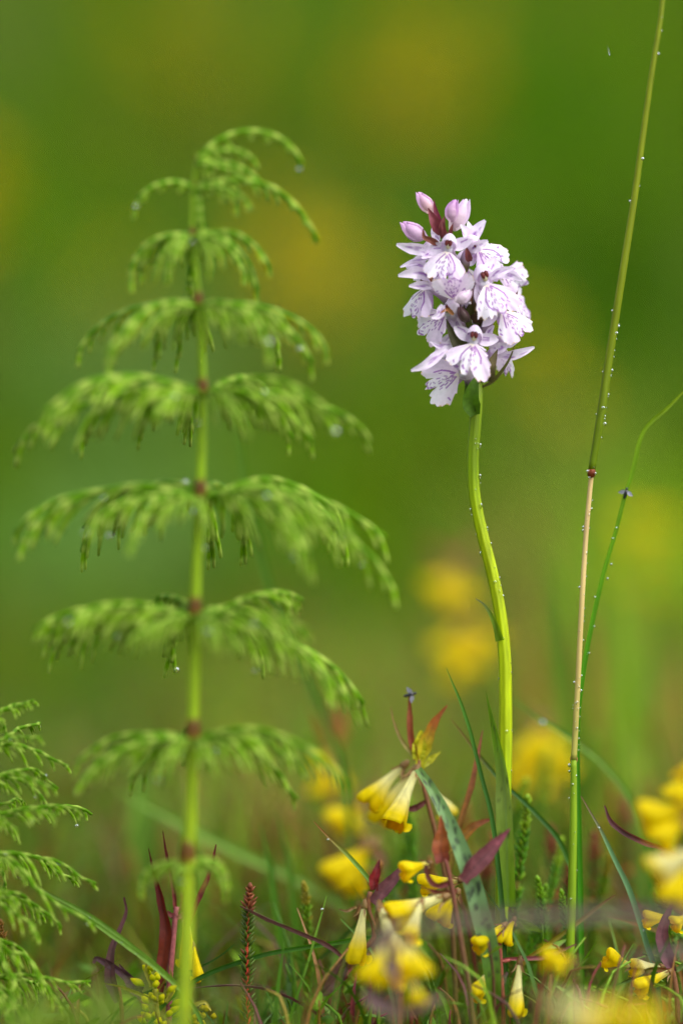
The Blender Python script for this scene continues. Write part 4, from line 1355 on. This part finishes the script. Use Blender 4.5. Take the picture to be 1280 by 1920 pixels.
cow_wheat("cow-wheat with orange-brown bracts and faded flowers near the horsetail's lowest whorl", [(622, 1380), (620, 1440), (622, 1520), (630, 1700)], [8, 9, 9, 9], 120, RS,
          [((618, 1425), (598, 1490), 50, 0.2, 0.0), ((630, 1430), (640, 1480), 40, 0.2, 0.2), ((624, 1410), (588, 1440), 36, 0.2, 0.1)],
          [([(622, 1410), (610, 1370), (590, 1330)], [8, 22, 3], [lin(170, 110, 30), lin(160, 80, 40)], 0.2), ([(624, 1410), (640, 1370), (645, 1320)], [8, 22, 3], [lin(170, 120, 30), lin(160, 84, 50)], 0.2),
           ([(620, 1400), (625, 1360), (622, 1310)], [8, 16, 3], [lin(160, 100, 40), lin(150, 90, 70)], 0.2)])
cow_wheat("low cow-wheat with two soft round yellow flowers left of the spiky-bracted one", [(672, 1500), (668, 1560), (670, 1640), (676, 1760)], [8, 9, 9, 9], 84, RS,
          [((688, 1505), (622, 1545), 62, 0.3, 0.0), ((672, 1500), (655, 1556), 50, 0.3, 0.0)],
          [([(672, 1500), (690, 1475), (700, 1450)], [8, 16, 3], [lin(140, 140, 50), lin(140, 120, 60)], 0.2)])
cow_wheat("cow-wheat with one big soft yellow flower beside a short red-tipped grass blade", [(702, 1572), (704, 1620), (706, 1700), (708, 1900)], [8, 9, 9, 9], 62, RS,
          [((704, 1580), (626, 1650), 84, 0.3, 0.0), ((690, 1578), (655, 1668), 70, 0.1, 0.05)],
          [([(704, 1575), (716, 1610), (722, 1640)], [8, 14, 2], [lin(130, 90, 60), lin(120, 70, 60)], 0.2)])
# out of focus, in front
cow_wheat("cow-wheat with large soft yellow flowers overhanging the lone curled purple leaf", [(1300, 1470), (1302, 1560), (1306, 1700), (1310, 1900)], [12, 12, 12, 12], -62, RS,
          [((1296, 1515), (1204, 1536), 80, 0.3, 0.0), ((1290, 1530), (1232, 1580), 74, 0.1, 0.0), ((1300, 1450), (1262, 1500), 66, 0.1, 0.0), ((1310, 1590), (1226, 1640), 84, 0.2, 0.9), ((1300, 1610), (1258, 1690), 76, 0.1, 0.1), ((1298, 1470), (1276, 1440), 50, 0.1, 0.0)],
          [])
cow_wheat("low cow-wheat whose broad flower is cream at the tube and yellow at the mouth", [(1020, 1850), (1022, 1900), (1024, 1990)], [12, 12, 12], -150, RS,
          [((1020, 1868), (1120, 1925), 90, 0.3, 0.85), ((1190, 1872), (1120, 1920), 70, 0.3, 0.1), ((1260, 1880), (1190, 1930), 80, 0.3, 0.0)], [])
cow_wheat("stubby cow-wheat flower shoot in front of the tall culm's foot", [(1075, 1800), (1080, 1850), (1082, 1960)], [9, 9, 9], -58, RS, [((1082, 1802), (1018, 1796), 44, 0.3, 0.0), ((1070, 1800), (1040, 1818), 40, 0.1, 0.0)], [])
cow_wheat("cow-wheat in front of the orange-mouthed one, its flowers smeared into grey and purple leaves", [(745, 1770), (742, 1830), (740, 1960)], [10, 10, 10], -66, [lin(120, 90, 84), lin(112, 84, 80)],
          [((735, 1760), (690, 1838), 56, 0.2, 0.3), ((758, 1760), (785, 1830), 60, 0.2, 0.3), ((770, 1830), (782, 1880), 40, 0.2, 0.4)],
          [([(745, 1840), (720, 1780), (745, 1720)], [10, 38, 6], [lin(120, 100, 96), lin(124, 104, 96), lin(120, 104, 90)], 0.1), ([(740, 1900), (700, 1870), (680, 1850)], [10, 40, 6], [lin(110, 84, 84), lin(104, 78, 76)], 0.1),
           ([(745, 1900), (790, 1880), (830, 1870)], [10, 34, 6], [lin(120, 92, 70), lin(110, 90, 80)], 0.1)])

# ---- the dark red cow-wheat behind the horsetail's foot
cow_wheat("cow-wheat with dark red toothed bracts and a spent yellow flower behind the horsetail's foot", [(332, 1700), (328, 1730), (322, 1790), (318, 1850), (316, 1960)], [10, 12, 12, 12, 12], 4, [lin(150, 80, 84), lin(140, 76, 74), lin(120, 60, 56)],
          [((348, 1705, 6), (352, 1812, 4), 44, 0.2, 0.3), ((362, 1770, 4), (372, 1836, 0), 30, 0.2, 0.0)],
          [([(300, 1860), (306, 1800), (313, 1745), (305, 1690), (292, 1640), (280, 1590)], [14, 24, 22, 16, 9, 2], [lin(96, 30, 14), lin(110, 38, 14), lin(100, 24, 12), lin(96, 18, 14), lin(90, 20, 16)], 0.2, 0.5, "bract", 0.14),
           ([(330, 1705), (325, 1660), (316, 1615), (306, 1558)], [8, 9, 7, 2], [lin(124, 50, 44), lin(110, 34, 30), lin(104, 26, 24)], 0.3, 0.5, "bract"),
           ([(352, 1735), (372, 1690), (394, 1640), (406, 1584)], [8, 10, 10, 2], [lin(120, 50, 44), lin(112, 36, 32), lin(110, 26, 26)], 0.3, 0.5, "bract"),
           ([(340, 1710), (342, 1650), (343, 1595)], [7, 8, 2], [lin(110, 40, 36), lin(104, 28, 28)], 0.3, 0.5, "bract"),
           ([(332, 1722), (322, 1716), (314, 1708)], [10, 12, 3], [lin(160, 90, 90), lin(150, 76, 76)], 0.3), ([(330, 1720), (345, 1714), (358, 1704)], [10, 10, 3], [lin(160, 92, 92), lin(150, 80, 80)], 0.3)])


def leaf_sprig(name, label, cat, stem_px, mm, leaves, scol, w=(8, 9, 9)):
    path = rooted(WP(stem_px, mm))
    root = thing(name, label, cat, ground_at(path[-1]))
    cw_stem(root, path, w, scol)
    for l in leaves:
        cw_leaf(root, l[0], l[1], mm, l[2], *(l[3:] if len(l) > 3 else ()))
    return root


leaf_sprig("leafy_sprig", "sprig of dusky purple twisted leaves left of the dark red bracts", "plant", [(222, 1850), (228, 1890), (230, 1960)], 0,
           [([(222, 1880), (208, 1830), (210, 1785), (226, 1745), (239, 1712), (234, 1683)], [14, 24, 18, 12, 9, 5], [lin(92, 56, 58), lin(96, 62, 62), lin(104, 66, 68), lin(112, 64, 68)], 0.3, 0.5),
            ([(268, 1856), (240, 1832), (206, 1808), (182, 1796), (176, 1806)], [12, 20, 12, 14, 6], [lin(86, 54, 64), lin(92, 60, 70), lin(88, 56, 62)], 0.3, 0.5),
            ([(268, 1872), (252, 1848), (236, 1825), (224, 1808)], [12, 24, 16, 2], [lin(100, 70, 72), lin(108, 78, 80), lin(100, 66, 70)], 0.2, 0.5)], RS)
leaf_sprig("leafy_sprig", "lone curled purple leaf on a bent orange-brown stalk among soft yellow flowers", "plant", [(1262, 1602), (1290, 1640), (1300, 1760), (1300, 1960)], 4,
           [([(1275, 1608), (1240, 1590), (1205, 1578), (1170, 1560), (1146, 1540), (1133, 1511)], [8, 10, 12, 12, 10, 4], [lin(160, 110, 40), lin(150, 90, 40), lin(120, 60, 50), lin(112, 60, 64), lin(110, 60, 66)], 0.5, 0.8)], RS, (7, 7, 7, 7))


def bud_cluster():
    base = ground_at(W(300, 1960, -4))
    root = thing("bud_cluster", "knot of tiny yellow-green flower buds under the long double grass blade", "wildflower", base)
    r = np.random.default_rng(8)
    b = MB()
    b.tube([base - np.array([0, 0, 0.003]), W(296, 1910, -4), W(290, 1850, -4)], np.array([6, 5, 4]) * U, np.array([lin(120, 110, 30), lin(140, 140, 30)]), 7, 14)
    b.build("stem", M_WOOD, root)
    for k in range(34):
        x, y, m = 290 + r.normal(0, 26), 1872 + r.normal(0, 28), -4 + r.normal(0, 2.5)
        p0 = W(292 + (x - 292) * 0.5, y + 14, m)
        p1 = W(x, y, m)
        q = MB()
        n = 7
        q.tube(spline([p0, (p0 + p1) / 2, p1], n), np.array([2, 3.2, 5.6, 6.4, 5.4, 3.6, 0.8]) * U, np.array([lin(130, 156, 10), lin(196, 200, 4), lin(224, 214, 4)]), 7)
        q.build("bud", M_YELLOW, root)
    for (px, w) in [([(296, 1880), (265, 1862), (230, 1848), (196, 1842)], [8, 9, 7, 2]), ([(284, 1850), (276, 1820), (276, 1790)], [6, 7, 1]), ([(312, 1880), (324, 1850), (318, 1810)], [7, 9, 1]), ([(340, 1900), (380, 1880), (396, 1895)], [7, 9, 2])]:
        cw_leaf(root, px, w, -5, [lin(150, 150, 40), lin(160, 150, 50)], 0.3)
    for k in range(14):
        x, y = 376 + r.normal(0, 14), 1900 + r.normal(0, 12)
        q = MB()
        q.tube(spline([W(x, y + 12, -2), W(x + 2, y, -2)], 6), np.array([2, 5, 6.5, 5.4, 3.4, 0.8]) * U, np.array([lin(150, 156, 30), lin(206, 190, 20)]), 7)
        q.build("bud", M_YELLOW, root)


bud_cluster()


# ------------------------------------------------------------------ heath sprigs
def heath_meshes(seed, L, lw, stemcol, leafcol, tipcol, gap=7.0, curve=0.06):
    """upright sprig of length L px along +z"""
    r = np.random.default_rng(seed)
    n = 14
    t = np.linspace(0, 1, n)
    p = np.stack([curve * L * np.sin(t * 2.4 + seed), 0.5 * curve * L * np.sin(t * 3 + seed * 2), L * t], 1) * U
    sb, lb = MB(), MB()
    sb.tube(p, np.linspace(4.5, 2.2, n) * U, np.asarray(stemcol), 7)
    k = int(L * 0.92 / gap)
    for i in range(k):
        q = 0.10 + 0.9 * i / k
        if r.random() < 0.12 and q < 0.7:
            continue
        c = np.array([np.interp(q, t, p[:, j]) for j in range(3)])
        for j in range(4):
            a = j * math.pi / 2 + (i % 2) * math.pi / 4 + r.normal(0, 0.15)
            out = np.array([math.cos(a), math.sin(a), 0])
            ln = lw * r.uniform(0.8, 1.25) * (0.7 if q > 0.9 else 1) * U
            e = c + out * ln * 0.75 + np.array([0, 0, ln * 0.75])
            cc = np.asarray(leafcol) * r.uniform(0.7, 1.3)
            if q > 0.86 or r.random() < 0.08:
                cc = np.asarray(tipcol) * r.uniform(0.8, 1.2)
            lb.tube([c + out * 1.5 * U, (c + e) / 2 + np.array([0, 0, -0.5 * U]), e], np.array([1.2, 3.0, 0.7]) * U, cc, 4)
    tip = p[-1]
    for j in range(6):
        a = j * 1.05
        lb.tube([tip - np.array([0, 0, 3 * U]), tip + np.array([math.cos(a), math.sin(a), 1.2]) * 3 * U, tip + np.array([0.3 * math.cos(a), 0.3 * math.sin(a), 2.6]) * 4.0 * U], np.array([1.5, 3.4, 0.8]) * U, np.asarray(tipcol), 4)
    return sb.mesh("stem", M_WOOD), lb.mesh("leaves", M_BRACT)


def heath(label, meshes, base, rotz=0.0, tilt=(0, 0), sc=1.0, group=None):
    root = thing("heath_sprig", label, "heather", base, group)
    root.rotation_euler = (tilt[0], tilt[1], rotz)
    root.scale = (sc, sc, sc)
    for nm, me in zip(("stem", "leaves"), meshes):
        o = bpy.data.objects.new(nm, me)
        coll.objects.link(o)
        o.parent = root
        if nm == "leaves":
            o["kind"] = "stuff"
    return root


hm = heath_meshes(3, 310, 19, np.array([lin(196, 40, 40), lin(190, 56, 40), lin(140, 84, 40)]), lin(76, 100, 24), lin(124, 66, 36), 8.0, 0.03)
heath("heath sprig with a bright red stem and small grey-green leaves crossed by an arching stalk", hm, ground_at(W(468, 1985, 0)), 0.4, (0, 0.03))
hg = [heath_meshes(20 + k, L, 15, np.array([lin(120, 90, 40), lin(110, 110, 30)]), c, tcol, 6.5) for k, (L, c, tcol) in enumerate([
    (290, lin(96, 136, 6), lin(140, 130, 20)), (340, lin(84, 140, 6), lin(110, 154, 10)), (250, lin(112, 140, 4), lin(150, 100, 40)), (390, lin(80, 132, 4), lin(124, 158, 10)), (300, lin(132, 136, 8), lin(150, 104, 40))])]
heath("olive heath sprig with pale tip between the red-stemmed sprig and the hanging cow-wheat", hg[0], ground_at(W(567, 1975, 18)), 1.0, (0, 0.0))
heath("tall green heath sprig standing directly behind the orchid's stem foot", hg[3], ground_at(W(985, 1960, 22)), 0.3, (0, -0.02), 1.15)
heath("brownish heath sprig beside the young horsetail's lower branches", hg[4], ground_at(W(14, 1990, 2)), 2.0, (0, 0.02), 0.8)
r = np.random.default_rng(31)
for k in range(150):
    x, mm = r.uniform(-140, 1420), 16 + 320 * r.random() ** 1.6
    if x < 560 and mm < 90:
        mm += 80
    g = ground_at(W(x, 1900, mm))
    sc = r.uniform(0.7, 1.35) * (1.0 if x > 560 else 0.7)
    vi = int(r.integers(0, 5))
    heath(("leaf-green heath sprig with an olive tip in the low growth behind the flowers", "fresh green heath sprig, green to the tip, in the low growth behind the flowers",
           "short yellow-green heath sprig with a brown tip in the low growth", "long bright green heath sprig with a pale tip in the low growth",
           "olive-yellow heath sprig with a brownish tip in the low growth")[vi], hg[vi], g, r.uniform(0, 6), (r.normal(0, 0.14), r.normal(0, 0.14)), sc, "heath sprigs in the low growth")
for (x, mm, sc, col) in [(1058, 30, 1.0, 0), (1040, 60, 1.1, 0), (1180, 80, 1.2, 0), (1010, 26, 0.8, 0), (690, 40, 0.7, 0), (1100, 50, 1.1, 0), (900, 46, 1.0, 0), (1240, 40, 1.0, 0)]:
    heath("heath sprig with a reddish stem in the growth behind the flowers", hm, ground_at(W(x, 1960, mm)), x * 0.1, (0, r.normal(0, 0.08)), sc, "red-stemmed heath sprigs")


# ------------------------------------------------------------------ tangle of dead stalks and tiny leaves low down (uncountable)
def tangle():
    r = np.random.default_rng(88)
    b = MB()
    pal = [lin(112, 62, 44), lin(130, 92, 40), lin(96, 50, 48), lin(84, 124, 8), lin(104, 140, 10), lin(150, 130, 50), lin(120, 40, 36), lin(70, 110, 6)]
    for k in range(1900):
        x = r.uniform(-0.30, 0.30) if k % 2 else r.uniform(-0.02, 0.14)
        y = 1.15 + 0.5 * r.random() ** 1.3
        z = float(gz(x, y))
        L = r.uniform(0.012, 0.042) * (1.0 if y > 1.29 else (0.75 if x > -0.01 else 0.45))
        a = r.uniform(0, 6.28)
        out = np.array([math.cos(a), math.sin(a), 0]) * r.uniform(0.1, 0.75) * L
        p0 = np.array([x, y, z - 0.002])
        p1 = p0 + out * 0.35 + np.array([0, 0, L * 0.65])
        p2 = p0 + out + np.array([0, 0, L * r.uniform(0.75, 1.05)])
        col = pal[int(r.integers(0, len(pal)))] * r.uniform(0.7, 1.25)
        if r.random() < 0.55:
            b.tube([p0, p1, p2], np.array([0.00045, 0.0004, 0.0002]), col, 4, 7)
            for q in range(int(r.integers(0, 4))):
                s0 = p0 + (p2 - p0) * r.uniform(0.3, 1.0)
                d = unit(np.array([r.normal(), r.normal(), r.uniform(0, 1)]))
                b.blade([s0, s0 + d * 0.003, s0 + d * 0.006], np.array([0.0006, 0.0022, 0.0002]), pal[int(r.integers(3, 5))] * r.uniform(0.7, 1.3), 6, 3, 0.0, 0.4, face=tuple(unit(r.normal(size=3))))
        else:
            b.blade([p0, p1, p2], np.array([0.0006, r.uniform(0.0008, 0.0024 if y > 1.29 else 0.0013), 0.0002]), col, 8, 3, r.uniform(-1, 1), 0.4)
    o = b.build("undergrowth", M_BRACT)
    tag(o, "low tangle of brown stalks and tiny green leaves among the flowers' feet", "undergrowth", kind="stuff")


tangle()

# ------------------------------------------------------------------ taller grass behind the culm, out of focus
r = np.random.default_rng(52)
for k in range(26):
    x, mm = r.uniform(1000, 1330), r.uniform(180, 420)
    top = r.uniform(960, 1330)
    lean_ = r.normal(0, 40)
    vi = k % 3
    grass(("soft pale green meadow blade standing behind the tall culm", "soft deep green meadow blade standing behind the tall culm", "soft tawny dead blade standing among the green ones behind the tall culm")[vi],
          [(x + lean_, top), (x + lean_ * 0.5, top + 120), (x + lean_ * 0.15, top + 260), (x, top + 420)], [2, 26, 30, 28], mm,
          [(lin(134, 170, 40), lin(124, 164, 24), lin(96, 140, 8)), (lin(72, 124, 4), lin(66, 116, 2), lin(60, 110, 2)), (lin(170, 130, 60), lin(150, 120, 40), lin(120, 110, 20))][vi], 14,
          group=("pale blades behind the culm", "deep green blades behind the culm", "tawny blades behind the culm")[vi])

# ------------------------------------------------------------------ meadow flowers far behind
def meadow_flower_meshes(seed, h, nfl, colf=YEL):
    r = np.random.default_rng(seed)
    parts = []
    b = MB()
    top = np.array([r.normal(0, 0.01), r.normal(0, 0.01), h])
    b.tube([(0, 0, -0.004), top * np.array([0.3, 0.3, 0.5]), top], np.array([0.0013, 0.0011, 0.0008]), np.array(RS), 6, 12)
    parts.append(("stem", b.mesh("stem", M_WOOD)))
    for k in range(6):
        a = r.uniform(0, 6.28)
        z = h * r.uniform(0.3, 0.95)
        p = np.array([top[0] * z / h, top[1] * z / h, z])
        d = np.array([math.cos(a), math.sin(a), 0])
        b = MB()
        b.blade([p, p + d * 0.016 + np.array([0, 0, 0.006]), p + d * 0.036], np.array([0.002, 0.007, 0.0005]), lin(104, 120, 30) * r.uniform(0.7, 1.3), 10, 5, 0.0, 0.4, face=(0, 0, 1))
        parts.append(("leaf", b.mesh("leaf", M_LEAF)))
    for k in range(nfl):
        a = r.uniform(0, 6.28)
        z = h * r.uniform(0.62, 1.0)
        p = np.array([top[0] * z / h, top[1] * z / h, z])
        d = np.array([math.cos(a), math.sin(a), r.uniform(-0.5, 0.1)])
        fb, lip, _ = cw_corolla(p, p + unit(d) * 0.0155, 0.0078, 0.0, 0.05)
        parts.append(("flower", fb.mesh("flower", M_YELLOW)))
    return parts


MF = [meadow_flower_meshes(40, 0.11, 9), meadow_flower_meshes(41, 0.14, 12), meadow_flower_meshes(42, 0.09, 7), meadow_flower_meshes(43, 0.17, 13)]


def meadow_flower(parts, loc, rz, sc, label, group):
    root = thing("meadow_flower", label, "wildflower", loc, group)
    root.rotation_euler = (0, 0, rz)
    root.scale = (sc, sc, sc)
    for nm, me in parts:
        o = bpy.data.objects.new(nm, me)
        coll.objects.link(o)
        o.parent = root
    return root


SPOTS = [(830, 140, 2.75, 90, 9), (-80, 400, 2.3, 40, 3), (540, 500, 2.3, 45, 5), (1000, 730, 2.05, 60, 2), (170, 540, 2.4, 50, 1), (1220, 1310, 1.6, 40, 1), (380, 60, 2.9, 120, 3)]
r = np.random.default_rng(77)
for (x, y, d, spread, n) in SPOTS:
    for k in range(n):
        xx, dd = x + r.normal(0, spread * 0.55), d + r.normal(0, 0.05)
        p = W(xx, y + r.normal(0, spread * 0.4), (dd - D0) * 1000)
        g = float(gz(p[0], p[1]))
        i = int(r.integers(0, 4))
        hh = (0.11, 0.14, 0.09, 0.17)[i]
        sc = float(np.clip((p[2] - g) / (hh * 0.8), 0.55, 1.6))
        meadow_flower(MF[i], (p[0], p[1], g), r.uniform(0, 6), sc, "yellow-flowered meadow plant melting into the soft background on the bank", "yellow meadow flowers on the bank")


# ------------------------------------------------------------------ small flies and the falling raindrop
def fly(label, px, mm, size, heading, name="fly"):
    c = W(px[0], px[1], mm)
    root = thing(name, label, "insect", c)
    dk, gw = lin(40, 38, 44), lin(150, 150, 166)
    R = np.array(Matrix.Rotation(heading, 3, 'Y'))

    def T(p):
        return np.asarray(p, float) * size * U @ R.T + c
    b = MB()
    b.tube(T([(0, 0, -14), (0, -1, -8), (0, -2, -1), (0, -2, 4), (0, -2, 7)]), np.array([1.2, 3.2, 3.4, 4.6, 2.5]) * size * U, dk, 8, 12)
    b.blob(T([(0, -2, 9.5)])[0], 3.0 * size * U, dk * 0.8, 8, 6)
    b.build("body", M_INSECT, root)
    for sg in (-1, 1):
        b = MB()
        b.blade(T([(sg * 2, -4, 4), (sg * 9, -5, 0), (sg * 17, -4, -3)]), np.array([2.5, 8, 10, 5, 1]) * size * U, gw, 10, 5, 0.3, 0.2)
        b.build("wing", M_PETAL, root)
        for z in (3, 0, -3):
            b = MB()
            b.tube(T([(sg * 2, 0, z), (sg * 7, 1, z + 2), (sg * 10, 4, z - 4)]), np.array([0.8, 0.6, 0.4]) * size * U, dk, 4, 6)
            b.build("leg", M_INSECT, root)


fly("small grey-winged fly clinging to the thin bowed grass stalk", (1172, 924), 7.2, 0.85, 0.25)
fly("dark fly perched on the tip of a rusty cow-wheat bract", (769, 1302), 11.5, 0.95, 1.3)
rd = MB()
rd.tube([W(1138, 86, 4), W(1139, 90, 4), W(1141, 96, 4), W(1142, 104, 4)], np.array([0.4, 1.2, 1.6, 0.5]) * U, np.ones(3), 10, 12)
o = rd.build("raindrop", M_WATER, None, W(1140, 95, 4))
tag(o, "single raindrop falling through the air left of the tall culm's top", "raindrop")
